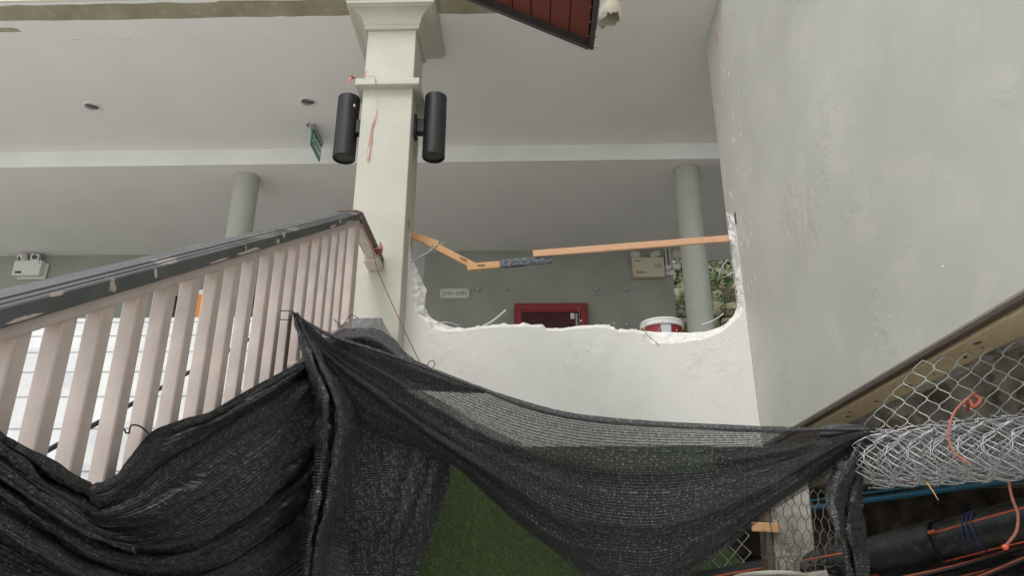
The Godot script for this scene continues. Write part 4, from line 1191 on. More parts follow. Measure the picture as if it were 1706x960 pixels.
	for i in ends.size():
		var e: Array = ends[i]
		var cab := thing("black_cable", "thin orange-striped black cable over the lowest pipe, %s of the bundle" % e[2], "cable", Vector3.ZERO, "striped cables in the dark corner")
		var q := PackedVector3Array([e[0], e[0].lerp(e[1], 0.3) + Vector3(0, -0.008 - 0.004 * i, 0), e[0].lerp(e[1], 0.65) + Vector3(0, 0.004, 0.01), e[1], e[1] + (e[1] - e[0]) * 0.5])
		var cp := curve(q, 20)
		obj("sheath", tube(cp, 0.013, 9), M.hdpe, cab)
		var sp := PackedVector3Array()
		for v in cp:
			sp.append(v + Vector3(-0.35, 0.5 - 0.15 * i, 0.75).normalized() * 0.0125)
		obj("stripe", tube(sp, 0.003, 5), M.orange_stripe, cab)
	# concrete post with poultry netting over it
	var po := thing("concrete_post", "weathered concrete post behind the hexagonal wire mesh", "post", Vector3(1.16, 0, -3.75))
	var pb := Basis(Vector3.BACK, -0.045)
	obj("shaft", box(Vector3(0.02, 0.985, 0), Vector3(0.185, 1.98, 0.15), 0.008, pb), M.concrete, po)
	obj("edge_strip", box(Vector3(-0.095, 0.975, 0.03), Vector3(0.03, 1.95, 0.10), 0.004, pb), M.old_wood, po)
	var pk := obj("wood_offcut", box(Vector3(1.085, 1.738, -3.66), Vector3(0.13, 0.042, 0.02), 0.003, Basis(Vector3.BACK, -0.06)), M.stick)
	tag(pk, "small pale wood offcut poking out from behind the sheer netting, by the post", "wood offcut")
	var hx := thing("poultry_netting", "rusty hexagonal wire mesh stretched over the concrete post", "wire mesh", Vector3(1.06, 1.2, -3.60))
	var hs := start(true)
	var cw := 0.038
	var ch := 0.078
	for j in 12:
		for i in 10:
			var x := i * cw + (j % 2) * cw * 0.5
			var y := j * ch * 0.75
			if x + 0.06 * sin(y * 3.0) < 0.03 and y > 0.3:
				continue
			var q := func(px: float, py: float) -> Vector3: return Vector3(px + 0.06 * py * 0.3 + 0.004 * sin(py * 40.0 + i), py, 0.012 * sin(px * 20.0 + py * 9.0) + 0.01)
			add_tube(hs, PackedVector3Array([q.call(x, y), q.call(x, y + ch * 0.42)]), 0.0026, 5, -1.0, false)
			add_tube(hs, PackedVector3Array([q.call(x, y + ch * 0.42), q.call(x + cw * 0.5, y + ch * 0.75)]), 0.0019, 5, -1.0, false)
			add_tube(hs, PackedVector3Array([q.call(x, y + ch * 0.42), q.call(x - cw * 0.5, y + ch * 0.75)]), 0.0019, 5, -1.0, false)
	var hm := obj("mesh_wires", done(hs), M.rusty_wire, hx)
	hm.set_meta("kind", "stuff")
	var tg := start(true)
	for i in 190:
		var p := Vector3(rng.randf_range(0.02, 0.34), rng.randf_range(0.18, 0.50) * rng.randf_range(0.8, 1.0), rng.randf_range(-0.02, 0.06))
		var q := PackedVector3Array([p])
		var v := Vector3(rng.randf_range(-1, 1), rng.randf_range(-0.3, 1), rng.randf_range(-0.6, 0.6)).normalized()
		for k in 4:
			v = (v + Vector3(rng.randf_range(-1, 1), rng.randf_range(-1, 1), rng.randf_range(-0.5, 0.5)) * 0.7).normalized()
			p += v * 0.018
			q.append(p)
		add_tube(tg, q, 0.0016, 4, 0.0009, false)
	var dg := obj("dry_twigs", done(tg), M.rusty_wire)
	dg.position = hx.position
	tag(dg, "tangle of dry twigs caught low in the hexagonal wire mesh", "twigs")
	dg.set_meta("kind", "stuff")
	# gray trough edge at the very bottom
	var tr := thing("grey_trough", "gray rounded trough rim at the foot of the concrete post", "trough", Vector3(1.0, 0, -3.42))
	var arc := PackedVector3Array()
	for i in 17:
		var q := PI * i / 16.0
		arc.append(Vector3(-cos(q) * 0.15, 1.515 + 0.022 * sin(q), sin(q) * 0.12))
	obj("rim", tube(arc, 0.011, 8), M.concrete, tr)
	obj("shell", lathe(PackedVector2Array([Vector2(0, 1.2), Vector2(0.10, 1.2), Vector2(0.145, 1.5)]), Vector3(0, 0, 0.0), Basis(), 24), M.concrete, tr)
	obj("board", box(Vector3(0.16, 1.525, 0.02), Vector3(0.16, 0.03, 0.02), 0.003, Basis(Vector3.BACK, 0.12)), M.concrete, tr)
	# scrap of chain link by the turf
	var cl := thing("chain_link_scrap", "small piece of chain link beside the corner of the green turf", "wire mesh", Vector3(0.98, 1.42, -4.2))
	var cs := start(true)
	for i in 5:
		var zig := PackedVector3Array()
		for j in 9:
			zig.append(Vector3(i * 0.040 - 0.01 + (0.021 if (j + i) % 2 == 0 else -0.021), 0.06 + j * 0.042 - 0.0 * i, 0.004 * (1 if j % 2 == 0 else -1)))
		add_tube(cs, zig, 0.0035, 5)
	obj("mesh_wires", done(cs), M.dull_steel, cl)
	# artificial turf hung below the broken wall
	var tf := thing("artificial_turf", "green artificial turf sheet hanging below the white broken wall", "artificial turf", Vector3(0, 0, -4.40))
	var tp := PackedVector2Array([Vector2(-0.80, 2.235), Vector2(1.045, 2.235), Vector2(1.045, 1.71), Vector2(1.165, 1.585), Vector2(1.05, 1.3), Vector2(1.05, 0.5), Vector2(-0.80, 0.5)])
	obj("backing", prism(tp, Vector3(0, 0, -0.012), Vector3.RIGHT, Vector3.UP, Vector3(0, 0, 0.012)), M.turf_back, tf)
	var ts := start()
	for i in 7:
		var b0 := Vector3(rng.randf_range(-0.006, 0.006), rng.randf_range(-0.006, 0.006), 0)
		var an := rng.randf_range(0, TAU)
		var sd := Vector3(cos(an), sin(an), 0) * 0.0016
		var tip := b0 + Vector3(rng.randf_range(-0.013, 0.013), rng.randf_range(-0.016, 0.006), rng.randf_range(0.006, 0.013))
		ts.set_color(Color(0.24, 0.33, 0.16).lerp(Color(0.13, 0.20, 0.08), rng.randf()))
		tri(ts, b0 - sd, b0 + sd, tip)
	var mm := MultiMesh.new()
	mm.transform_format = MultiMesh.TRANSFORM_3D
	mm.use_colors = true
	mm.mesh = done(ts)
	var spots: Array = []
	for i in 30000:
		var q := Vector2(rng.randf_range(-0.8, 1.17), rng.randf_range(1.35, 2.24))
		if Geometry2D.is_point_in_polygon(q, tp):
			spots.append(q)
	mm.instance_count = spots.size()
	for i in spots.size():
		var seam := absf(fposmod(spots[i].x + 0.32, 0.42)) < 0.012
		var sc := rng.randf_range(0.8, 1.25) * (0.6 if seam else 1.0)
		mm.set_instance_transform(i, Transform3D(Basis(Vector3.BACK, rng.randf_range(-0.6, 0.6)).scaled(Vector3(sc, sc, sc)), Vector3(spots[i].x, spots[i].y, 0.0)))
		var tone := rng.randf_range(0.75, 1.2)
		mm.set_instance_color(i, Color(tone, tone, tone))
	var bl := MultiMeshInstance3D.new()
	bl.name = "turf_blades"
	bl.multimesh = mm
	bl.material_override = M.blade
	bl.set_meta("kind", "stuff")
	tf.add_child(bl, true)
	# rolled chain link
	var ro := thing("chain_link_roll", "roll of galvanised chain link with its free end standing up behind", "chain link roll", Vector3(1.141, 1.893, -2.667))
	var ax := (Vector3(1.448, 1.872, -2.253) - ro.position).normalized()
	var up := (Vector3.UP - ax * ax.y).normalized()
	var side := ax.cross(up)
	if side.z > 0.0:
		side = -side
	var pa := 0.0375
	var pb2 := 0.041
	var roll := func(al: float, bb: float, lift: float) -> Vector3:
		var turn := bb / (TAU * 0.088)
		var r := 0.097 - 0.0085 * turn + lift
		var ph := bb / 0.088
		return ax * al + (up * cos(ph) + side * sin(ph)) * r
	var rs := start(true)
	for k in 34:
		var pts := PackedVector3Array()
		var j := 0
		var jit := rng.randf_range(-0.004, 0.004)
		while j < 52:
			var zz := pa * 0.54 * (1.0 if (j + k) % 2 == 0 else -1.0)
			var al := 0.05 + k * pa + zz + jit + rng.randf_range(-0.003, 0.003)
			var bb := j * pb2
			pts.append(roll.call(al, bb, 0.004 * (1.0 if j % 2 == 0 else -1.0) + rng.randf_range(-0.004, 0.006)))
			if j % 2 == 1:
				pts.append(roll.call(al - pa * 0.03 * signf(zz), bb + pb2 * 0.16, 0.006))
			j += 1
		add_tube(rs, curve(pts, pts.size() * 3), 0.0022, 5, -1.0, false)
	var rm := obj("rolled_mesh", done(rs), M.wire, ro)
	rm.set_meta("kind", "stuff")
	var fs := start(true)
	for k in range(-5, 34):
		var pts := PackedVector3Array()
		var rows := 9
		if k < 4:
			rows = maxi(3, 5 + k)
		if k > 14 and k < 20:
			rows = 8
		for j in rows:
			var zz := 0.020 * (1.0 if (j + k) % 2 == 0 else -1.0)
			var al := 0.05 + k * 0.0375 + zz + rng.randf_range(-0.004, 0.004)
			var hgt := 0.06 + j * 0.034
			pts.append(ax * al + up * hgt + side * (0.05 + 0.10 * hgt + 0.004 * (1.0 if j % 2 == 0 else -1.0) + 0.012 * sin(al * 7.0)))
		add_tube(fs, curve(pts, pts.size() * 3), 0.0023, 5, -1.0, false)
	var fm := obj("standing_mesh", done(fs), M.dull_steel, ro)
	fm.set_meta("kind", "stuff")
	# orange string ties on the roll
	var os := thing("orange_tie", "orange string tied round the chain link roll", "string")
	var rb := ro.position
	obj("strand", tube(curve(PackedVector3Array([rb + ax * 0.385 + up * 0.19 + side * 0.06, rb + ax * 0.37 + up * 0.12 - side * 0.06, rb + ax * 0.355 + up * 0.05 - side * 0.10, rb + ax * 0.365 - up * 0.01 - side * 0.112, rb + ax * 0.40 - up * 0.05 - side * 0.10]), 24), 0.0038, 7), M.string, os)
	obj("knot", tube(curve(PackedVector3Array([rb + ax * 0.36 + up * 0.13 + side * 0.03, rb + ax * 0.385 + up * 0.155 + side * 0.01, rb + ax * 0.40 + up * 0.13 - side * 0.01, rb + ax * 0.42 + up * 0.15, rb + ax * 0.40 + up * 0.17 + side * 0.02]), 14), 0.007, 6), plain(Color(0.30, 0.08, 0.05), 0.6), os)
	var os2 := thing("orange_tie", "orange string end dangling below the chain link roll", "string")
	obj("strand", tube(curve(PackedVector3Array([rb + ax * 0.455 - up * 0.085, rb + ax * 0.455 - up * 0.14, rb + ax * 0.462 - up * 0.19, rb + ax * 0.45 - up * 0.235, rb + ax * 0.425 - up * 0.265, rb + ax * 0.415 - up * 0.275]), 24), 0.0042, 7), M.string, os2)
	obj("melted_end", lathe(PackedVector2Array([Vector2(0, 0.008), Vector2(0.008, 0.004), Vector2(0.010, -0.002), Vector2(0.006, -0.009), Vector2(0, -0.010)]), rb + ax * 0.412 - up * 0.278, Basis(), 10), plain(Color(0.62, 0.10, 0.05), 0.5), os2)
	var tw := obj("thorn_twig", tube(PackedVector3Array([rb + ax * 0.24 - up * 0.09 - side * 0.05, rb + ax * 0.255 - up * 0.115 - side * 0.05, rb + ax * 0.268 - up * 0.145 - side * 0.05]), 0.0035, 5, 0.001), M.stick)
	tag(tw, "short pale twig stuck under the chain link roll", "twig")

func striped_pipe(t: Node3D, ctrl: PackedVector3Array, r: float, towards: Vector3) -> void:
	var p := curve(ctrl, 24)
	obj("pipe", tube(p, r, 32), M.hdpe, t)
	for k in 3:
		var s := PackedVector3Array()
		for i in p.size():
			var d := (p[mini(i + 1, p.size() - 1)] - p[maxi(i - 1, 0)]).normalized()
			var n := (towards - d * towards.dot(d)).normalized().rotated(d, TAU / 4.0 * k)
			s.append(p[i] + n * (r - 0.0025))
		obj("stripe", tube(s, 0.0055, 6), M.orange_stripe, t)

# ---------------------------------------------------------------- shade netting
func build_nets() -> void:
	var fn := FastNoiseLite.new()
	fn.seed = 33
	fn.frequency = 1.0
	fn.fractal_octaves = 3
	var crease := func(u: float, v: float, nfold: float, amp: float, warp: float) -> float:
		var w := fn.get_noise_2d(u * 2.2, v * 3.0) * warp
		var s := sin(TAU * (nfold * v + w + 0.35 * u))
		return amp * (0.65 * s + 0.35 * (1.0 - 2.0 * absf(sin(PI * (nfold * 1.7 * v + 1.3 * w)))))
	var swag := func(u: float, v: float) -> float:
		return crease.call(u, v, 5.0, 0.006, 0.5) * (0.5 + 0.5 * sin(PI * clampf(u * 1.1, 0, 1))) + 0.008 * fn.get_noise_2d(u * 6.0, v * 8.0) - 0.010 * (1.0 - clampf(absf(fn.get_noise_2d(u * 1.6 + 7.0, v * 5.0)) * 4.0, 0.0, 1.0))
	var a := obj("shade_net", sheet(swag_rows, 190, 110, swag, 0.0038, 0.0108), M.net_dense)
	tag(a, "black shade netting sagging in heavy swags over the railing", "shade netting")
	var fold := func(u: float, v: float) -> float:
		return crease.call(u * 0.4, v, 2.2, 0.006 * sin(PI * u) + 0.001, 0.3) + 0.010 * fn.get_noise_2d(u * 7.0, v * 5.0) - 0.008 * (1.0 - clampf(absf(fn.get_noise_2d(u * 3.0 + 3.0, v * 4.0)) * 5.0, 0.0, 1.0))
	var f := obj("shade_net", sheet(across(fold_rows, 16), 70, 50, func(u: float, v: float) -> float: return fold.call(v, u), 0.0026, 0.009), M.net_dense)
	tag(f, "black netting gathered into a narrow hanging fold below the railing tie", "shade netting")
	var veil := func(u: float, v: float) -> float:
		var g := 0.25 + 0.75 * pow(absf(u - 0.55) * 2.0, 1.6)
		return crease.call(u * 0.25, v, 4.0, 0.034 * g * sin(PI * clampf(u, 0.0, 1.0)) + 0.002, 0.3) * smoothstep(0.0, 0.15, v) + 0.010 * fn.get_noise_2d(u * 4.0, v * 6.0) * sin(PI * u) + 0.002 * fn.get_noise_2d(u * 30.0, v * 20.0)
	var b := thing("shade_net", "sheer black netting slung from the railing tie across to the chain link roll", "shade netting")
	obj("sheer_panel", sheet(veil_rows, 200, 110, veil, 0.0, 0.0066), M.net_sheer, b)
	obj("second_ply", sheet(ply_rows, 170, 70, veil, 0.0022, 0.0095), M.net_mid, b)
	obj("hem", sheet(hem_rows, 160, 8, func(u: float, v: float) -> float: return 0.002 * fn.get_noise_2d(u * 40.0, v * 4.0)), M.net_mid, b)
	var under := func(u: float, v: float) -> float:
		return crease.call(u * 0.4, v, 2.5, 0.016 * sin(PI * u) + 0.001, 0.3)
	obj("folded_ply", sheet(fan_rows, 110, 60, under, 0.0, 0.0066), M.net_sheer, b)
	obj("gathered_ply", sheet(under_rows, 70, 60, under), M.net_mid, b)
	var hang := func(u: float, v: float) -> float:
		return 0.024 * (absf(sin(PI * (5.0 * u + 0.8 * v + 0.7 * fn.get_noise_2d(u * 2.0, v * 1.5)))) - 0.5) + 0.006 * fn.get_noise_2d(u * 8.0, v * 3.0)
	var c := obj("shade_net", sheet(hanging_rows, 130, 60, hang, 0.0032, 0.0095), M.net_dense)
	tag(c, "ribbed black netting hanging down between the gathered fold and the turf", "shade netting")
	var bun := func(u: float, v: float) -> float:
		return crease.call(u, v, 2.5, 0.008, 0.4) + 0.006 * fn.get_noise_2d(u * 9.0, v * 4.0)
	var h := obj("shade_net", sheet(bundle_rows, 90, 40, bun, 0.0018), M.net_dense)
	tag(h, "hump of black netting bunched in front of the granite-faced block", "shade netting")
	var ruf := func(u: float, v: float) -> float:
		return 0.007 * sin(TAU * (1.8 * u + 0.5 * fn.get_noise_2d(u, v * 2.0))) * smoothstep(0.0, 0.3, v) + 0.008 * fn.get_noise_2d(u * 3.0, v * 5.0)
	var e := thing("shade_net", "black netting tail hanging in two ruffles below the end of the roll", "shade netting")
	obj("ruffle", sheet(across(ruffle_rows, 14), 60, 40, ruf, 0.0022, 0.0095), M.net_dense, e)
	obj("ruffle", sheet(across(ruffle_back_rows, 14), 60, 40, ruf, 0.0022, 0.0095), M.net_dense, e)
	var kn := thing("netting_knot", "knot of bunched black netting tied to the chain link roll's end", "netting knot", Vector3(1.165, 1.985, -2.66))
	var ks := start(true)
	for i in 9:
		var an := i * 0.7
		var q := PackedVector3Array([Vector3(-0.16 + 0.01 * i, 0.016 * sin(an), 0.02 * cos(an)), Vector3(-0.08, 0.026 * sin(an), 0.03 * cos(an)), Vector3(0.0, 0.02 * sin(an + 0.6), 0.022 * cos(an + 0.6)), Vector3(0.06 + 0.012 * (i % 4), 0.02 * sin(an + 1.2) - 0.004, -0.05 - 0.01 * (i % 3))])
		add_tube(ks, curve(q, 14), 0.014, 8, 0.008)
	obj("gathers", done(ks), M.net_dense, kn)


# the same cloth with its rows running the other way
func across(rows: Array, n: int) -> Array:
	var out: Array = []
	for i in n + 1:
		var r := PackedVector3Array()
		for row in rows:
			r.append(cr(row, float(i) / n))
		out.append(r)
	return out

# ---------------------------------------------------------------- guide rows of the netting and outline of the break, in metres
var swag_rows := [
	PackedVector3Array([Vector3(-0.873,1.767,-1.093), Vector3(-0.869,1.726,-1.212), Vector3(-0.873,1.704,-1.324), Vector3(-0.873,1.687,-1.422), Vector3(-0.879,1.683,-1.534), Vector3(-0.882,1.704,-1.602), Vector3(-0.886,1.751,-1.661), Vector3(-0.886,1.825,-1.732), Vector3(-0.889,1.881,-1.879), Vector3(-0.882,1.929,-2.013), Vector3(-0.878,2.027,-2.217), Vector3(-0.857,2.126,-2.399), Vector3(-0.822,2.254,-2.640), Vector3(-0.804,2.262,-2.701), Vector3(-0.777,2.276,-2.804)]),
	PackedVector3Array([Vector3(-0.834,1.745,-1.049), Vector3(-0.833,1.707,-1.167), Vector3(-0.840,1.684,-1.279), Vector3(-0.842,1.667,-1.377), Vector3(-0.850,1.660,-1.499), Vector3(-0.857,1.690,-1.588), Vector3(-0.861,1.751,-1.679), Vector3(-0.865,1.813,-1.768), Vector3(-0.865,1.869,-1.899), Vector3(-0.862,1.919,-2.030), Vector3(-0.856,2.008,-2.215), Vector3(-0.838,2.101,-2.380), Vector3(-0.806,2.226,-2.598), Vector3(-0.788,2.234,-2.660), Vector3(-0.762,2.248,-2.762)]),
	PackedVector3Array([Vector3(-0.888,1.750,-1.121), Vector3(-0.883,1.709,-1.240), Vector3(-0.887,1.683,-1.354), Vector3(-0.886,1.659,-1.455), Vector3(-0.891,1.645,-1.586), Vector3(-0.897,1.696,-1.718), Vector3(-0.899,1.768,-1.826), Vector3(-0.898,1.834,-1.953), Vector3(-0.891,1.888,-2.073), Vector3(-0.886,1.975,-2.259), Vector3(-0.875,2.031,-2.369), Vector3(-0.860,2.096,-2.482), Vector3(-0.825,2.220,-2.675), Vector3(-0.806,2.228,-2.737), Vector3(-0.779,2.240,-2.841)]),
	PackedVector3Array([Vector3(-0.811,1.721,-1.027), Vector3(-0.812,1.682,-1.145), Vector3(-0.821,1.655,-1.276), Vector3(-0.826,1.634,-1.381), Vector3(-0.834,1.622,-1.512), Vector3(-0.846,1.655,-1.656), Vector3(-0.853,1.720,-1.807), Vector3(-0.851,1.781,-1.936), Vector3(-0.851,1.852,-2.090), Vector3(-0.843,1.934,-2.256), Vector3(-0.831,1.993,-2.366), Vector3(-0.818,2.060,-2.490), Vector3(-0.787,2.143,-2.602), Vector3(-0.770,2.150,-2.664), Vector3(-0.744,2.161,-2.768)]),
	PackedVector3Array([Vector3(-0.815,1.710,-1.036), Vector3(-0.816,1.671,-1.154), Vector3(-0.825,1.641,-1.287), Vector3(-0.830,1.617,-1.393), Vector3(-0.837,1.600,-1.526), Vector3(-0.849,1.611,-1.693), Vector3(-0.856,1.649,-1.857), Vector3(-0.852,1.703,-2.005), Vector3(-0.853,1.769,-2.172), Vector3(-0.842,1.851,-2.338), Vector3(-0.830,1.913,-2.453), Vector3(-0.814,1.988,-2.573), Vector3(-0.778,2.061,-2.643), Vector3(-0.760,2.066,-2.706), Vector3(-0.734,2.074,-2.811)]),
	PackedVector3Array([Vector3(-0.804,1.694,-1.027), Vector3(-0.806,1.656,-1.144), Vector3(-0.815,1.624,-1.277), Vector3(-0.821,1.601,-1.384), Vector3(-0.830,1.578,-1.533), Vector3(-0.842,1.574,-1.706), Vector3(-0.849,1.588,-1.865), Vector3(-0.846,1.620,-2.022), Vector3(-0.848,1.673,-2.194), Vector3(-0.838,1.739,-2.367), Vector3(-0.824,1.813,-2.501), Vector3(-0.807,1.889,-2.621), Vector3(-0.765,1.963,-2.669), Vector3(-0.747,1.966,-2.733), Vector3(-0.720,1.970,-2.839)]),
	PackedVector3Array([Vector3(-0.897,1.708,-1.148), Vector3(-0.890,1.664,-1.268), Vector3(-0.893,1.627,-1.403), Vector3(-0.894,1.599,-1.512), Vector3(-0.898,1.573,-1.662), Vector3(-0.904,1.565,-1.837), Vector3(-0.907,1.577,-1.997), Vector3(-0.899,1.609,-2.154), Vector3(-0.896,1.661,-2.327), Vector3(-0.882,1.726,-2.500), Vector3(-0.864,1.800,-2.634), Vector3(-0.843,1.878,-2.764), Vector3(-0.795,1.955,-2.802), Vector3(-0.776,1.957,-2.866), Vector3(-0.746,1.960,-2.973)]),
	PackedVector3Array([Vector3(-0.820,1.667,-1.058), Vector3(-0.820,1.626,-1.177), Vector3(-0.828,1.594,-1.310), Vector3(-0.833,1.570,-1.417), Vector3(-0.842,1.547,-1.566), Vector3(-0.853,1.537,-1.742), Vector3(-0.859,1.542,-1.904), Vector3(-0.856,1.567,-2.064), Vector3(-0.856,1.610,-2.240), Vector3(-0.846,1.667,-2.416), Vector3(-0.830,1.734,-2.563), Vector3(-0.811,1.813,-2.698), Vector3(-0.761,1.883,-2.725), Vector3(-0.743,1.884,-2.790), Vector3(-0.715,1.885,-2.898)]),
	PackedVector3Array([Vector3(-0.889,1.663,-1.155), Vector3(-0.884,1.616,-1.276), Vector3(-0.887,1.580,-1.411), Vector3(-0.888,1.553,-1.519), Vector3(-0.893,1.527,-1.670), Vector3(-0.899,1.512,-1.847), Vector3(-0.902,1.513,-2.011), Vector3(-0.895,1.532,-2.174), Vector3(-0.893,1.568,-2.352), Vector3(-0.879,1.619,-2.531), Vector3(-0.861,1.679,-2.681), Vector3(-0.839,1.751,-2.818), Vector3(-0.781,1.824,-2.847), Vector3(-0.762,1.822,-2.912), Vector3(-0.732,1.820,-3.021)]),
	PackedVector3Array([Vector3(-0.812,1.623,-1.065), Vector3(-0.813,1.585,-1.183), Vector3(-0.822,1.553,-1.316), Vector3(-0.827,1.529,-1.422), Vector3(-0.836,1.503,-1.573), Vector3(-0.848,1.487,-1.751), Vector3(-0.855,1.481,-1.917), Vector3(-0.852,1.491,-2.083), Vector3(-0.853,1.518,-2.266), Vector3(-0.843,1.557,-2.449), Vector3(-0.827,1.610,-2.616), Vector3(-0.806,1.670,-2.768), Vector3(-0.748,1.732,-2.778), Vector3(-0.729,1.729,-2.844), Vector3(-0.702,1.725,-2.954)]),
	PackedVector3Array([Vector3(-0.890,1.604,-1.178), Vector3(-0.884,1.563,-1.297), Vector3(-0.888,1.530,-1.431), Vector3(-0.889,1.506,-1.538), Vector3(-0.893,1.478,-1.689), Vector3(-0.900,1.456,-1.869), Vector3(-0.903,1.445,-2.038), Vector3(-0.896,1.448,-2.207), Vector3(-0.894,1.465,-2.393), Vector3(-0.880,1.498,-2.578), Vector3(-0.861,1.541,-2.750), Vector3(-0.837,1.595,-2.905), Vector3(-0.768,1.648,-2.920), Vector3(-0.748,1.642,-2.987), Vector3(-0.718,1.634,-3.099)]),
	PackedVector3Array([Vector3(-0.829,1.509,-1.131), Vector3(-0.828,1.488,-1.242), Vector3(-0.836,1.463,-1.372), Vector3(-0.841,1.440,-1.479), Vector3(-0.849,1.412,-1.630), Vector3(-0.859,1.390,-1.810), Vector3(-0.866,1.373,-1.981), Vector3(-0.862,1.366,-2.154), Vector3(-0.863,1.374,-2.344), Vector3(-0.852,1.380,-2.540), Vector3(-0.835,1.399,-2.721), Vector3(-0.814,1.423,-2.887), Vector3(-0.748,1.462,-2.908), Vector3(-0.729,1.453,-2.976), Vector3(-0.701,1.438,-3.090)]),
]
var fold_rows := [
	PackedVector3Array([Vector3(-0.910,2.470,-2.714), Vector3(-0.876,2.369,-2.690), Vector3(-0.827,2.263,-2.647), Vector3(-0.779,2.141,-2.610), Vector3(-0.743,2.029,-2.590), Vector3(-0.731,1.902,-2.576), Vector3(-0.737,1.745,-2.584), Vector3(-0.745,1.631,-2.596), Vector3(-0.756,1.475,-2.636)]),
	PackedVector3Array([Vector3(-0.885,2.446,-2.648), Vector3(-0.823,2.324,-2.569), Vector3(-0.760,2.212,-2.507), Vector3(-0.705,2.096,-2.468), Vector3(-0.681,1.993,-2.466), Vector3(-0.674,1.880,-2.457), Vector3(-0.684,1.733,-2.461), Vector3(-0.698,1.626,-2.481), Vector3(-0.709,1.476,-2.518)]),
	PackedVector3Array([Vector3(-0.899,2.463,-2.695), Vector3(-0.834,2.345,-2.657), Vector3(-0.768,2.231,-2.617), Vector3(-0.706,2.112,-2.580), Vector3(-0.676,1.998,-2.561), Vector3(-0.676,1.886,-2.551), Vector3(-0.692,1.738,-2.555), Vector3(-0.710,1.626,-2.567), Vector3(-0.723,1.475,-2.604)]),
	PackedVector3Array([Vector3(-0.881,2.446,-2.648), Vector3(-0.796,2.315,-2.595), Vector3(-0.719,2.197,-2.535), Vector3(-0.654,2.081,-2.496), Vector3(-0.625,1.971,-2.476), Vector3(-0.632,1.863,-2.475), Vector3(-0.651,1.725,-2.475), Vector3(-0.677,1.617,-2.496), Vector3(-0.691,1.476,-2.529)]),
	PackedVector3Array([Vector3(-0.900,2.468,-2.715), Vector3(-0.813,2.336,-2.715), Vector3(-0.729,2.220,-2.677), Vector3(-0.659,2.099,-2.640), Vector3(-0.631,1.988,-2.620), Vector3(-0.641,1.871,-2.612), Vector3(-0.666,1.728,-2.613), Vector3(-0.693,1.614,-2.626), Vector3(-0.706,1.474,-2.648)]),
	PackedVector3Array([Vector3(-0.917,2.485,-2.772), Vector3(-0.837,2.367,-2.863), Vector3(-0.746,2.245,-2.860), Vector3(-0.674,2.107,-2.862), Vector3(-0.654,2.001,-2.850), Vector3(-0.680,1.867,-2.849), Vector3(-0.709,1.728,-2.849), Vector3(-0.727,1.603,-2.844), Vector3(-0.740,1.472,-2.873)]),
]
var veil_rows := [
	PackedVector3Array([Vector3(-0.899,2.463,-2.674), Vector3(-0.827,2.418,-2.693), Vector3(-0.735,2.376,-2.712), Vector3(-0.559,2.329,-2.767), Vector3(-0.393,2.288,-2.847), Vector3(-0.219,2.229,-2.895), Vector3(-0.053,2.179,-2.934), Vector3(0.111,2.129,-2.915), Vector3(0.272,2.096,-2.889), Vector3(0.490,2.063,-2.821), Vector3(0.695,2.037,-2.750), Vector3(0.887,2.013,-2.678), Vector3(1.041,2.003,-2.640), Vector3(1.167,1.994,-2.608)]),
	PackedVector3Array([Vector3(-0.888,2.451,-2.647), Vector3(-0.820,2.394,-2.671), Vector3(-0.733,2.328,-2.698), Vector3(-0.564,2.251,-2.761), Vector3(-0.397,2.171,-2.859), Vector3(-0.218,2.082,-2.921), Vector3(-0.054,2.019,-2.965), Vector3(0.109,1.975,-2.943), Vector3(0.268,1.947,-2.915), Vector3(0.483,1.926,-2.843), Vector3(0.686,1.922,-2.763), Vector3(0.877,1.933,-2.677), Vector3(1.038,1.964,-2.620), Vector3(1.153,1.985,-2.579)]),
	PackedVector3Array([Vector3(-0.881,2.442,-2.629), Vector3(-0.819,2.371,-2.658), Vector3(-0.732,2.285,-2.694), Vector3(-0.567,2.178,-2.766), Vector3(-0.400,2.071,-2.875), Vector3(-0.213,1.965,-2.946), Vector3(-0.036,1.879,-2.994), Vector3(0.125,1.814,-2.981), Vector3(0.275,1.774,-2.958), Vector3(0.478,1.758,-2.887), Vector3(0.680,1.791,-2.793), Vector3(0.869,1.862,-2.684), Vector3(1.035,1.937,-2.607), Vector3(1.146,1.975,-2.560)]),
	PackedVector3Array([Vector3(-0.882,2.443,-2.639), Vector3(-0.827,2.357,-2.674), Vector3(-0.738,2.248,-2.719), Vector3(-0.579,2.105,-2.802), Vector3(-0.375,1.994,-2.925), Vector3(-0.207,1.884,-2.989), Vector3(-0.038,1.760,-3.052), Vector3(0.128,1.653,-3.053), Vector3(0.282,1.619,-3.027), Vector3(0.479,1.606,-2.958), Vector3(0.674,1.683,-2.849), Vector3(0.872,1.801,-2.718), Vector3(1.042,1.916,-2.626), Vector3(1.150,1.971,-2.573)]),
	PackedVector3Array([Vector3(-0.901,2.459,-2.697), Vector3(-0.851,2.356,-2.738), Vector3(-0.761,2.210,-2.798), Vector3(-0.652,2.034,-2.870), Vector3(-0.341,1.950,-3.012), Vector3(-0.200,1.847,-3.069), Vector3(-0.053,1.721,-3.135), Vector3(0.096,1.613,-3.142), Vector3(0.234,1.511,-3.149), Vector3(0.434,1.456,-3.102), Vector3(0.639,1.560,-2.982), Vector3(0.844,1.727,-2.833), Vector3(1.032,1.850,-2.726), Vector3(1.179,1.975,-2.636)]),
]
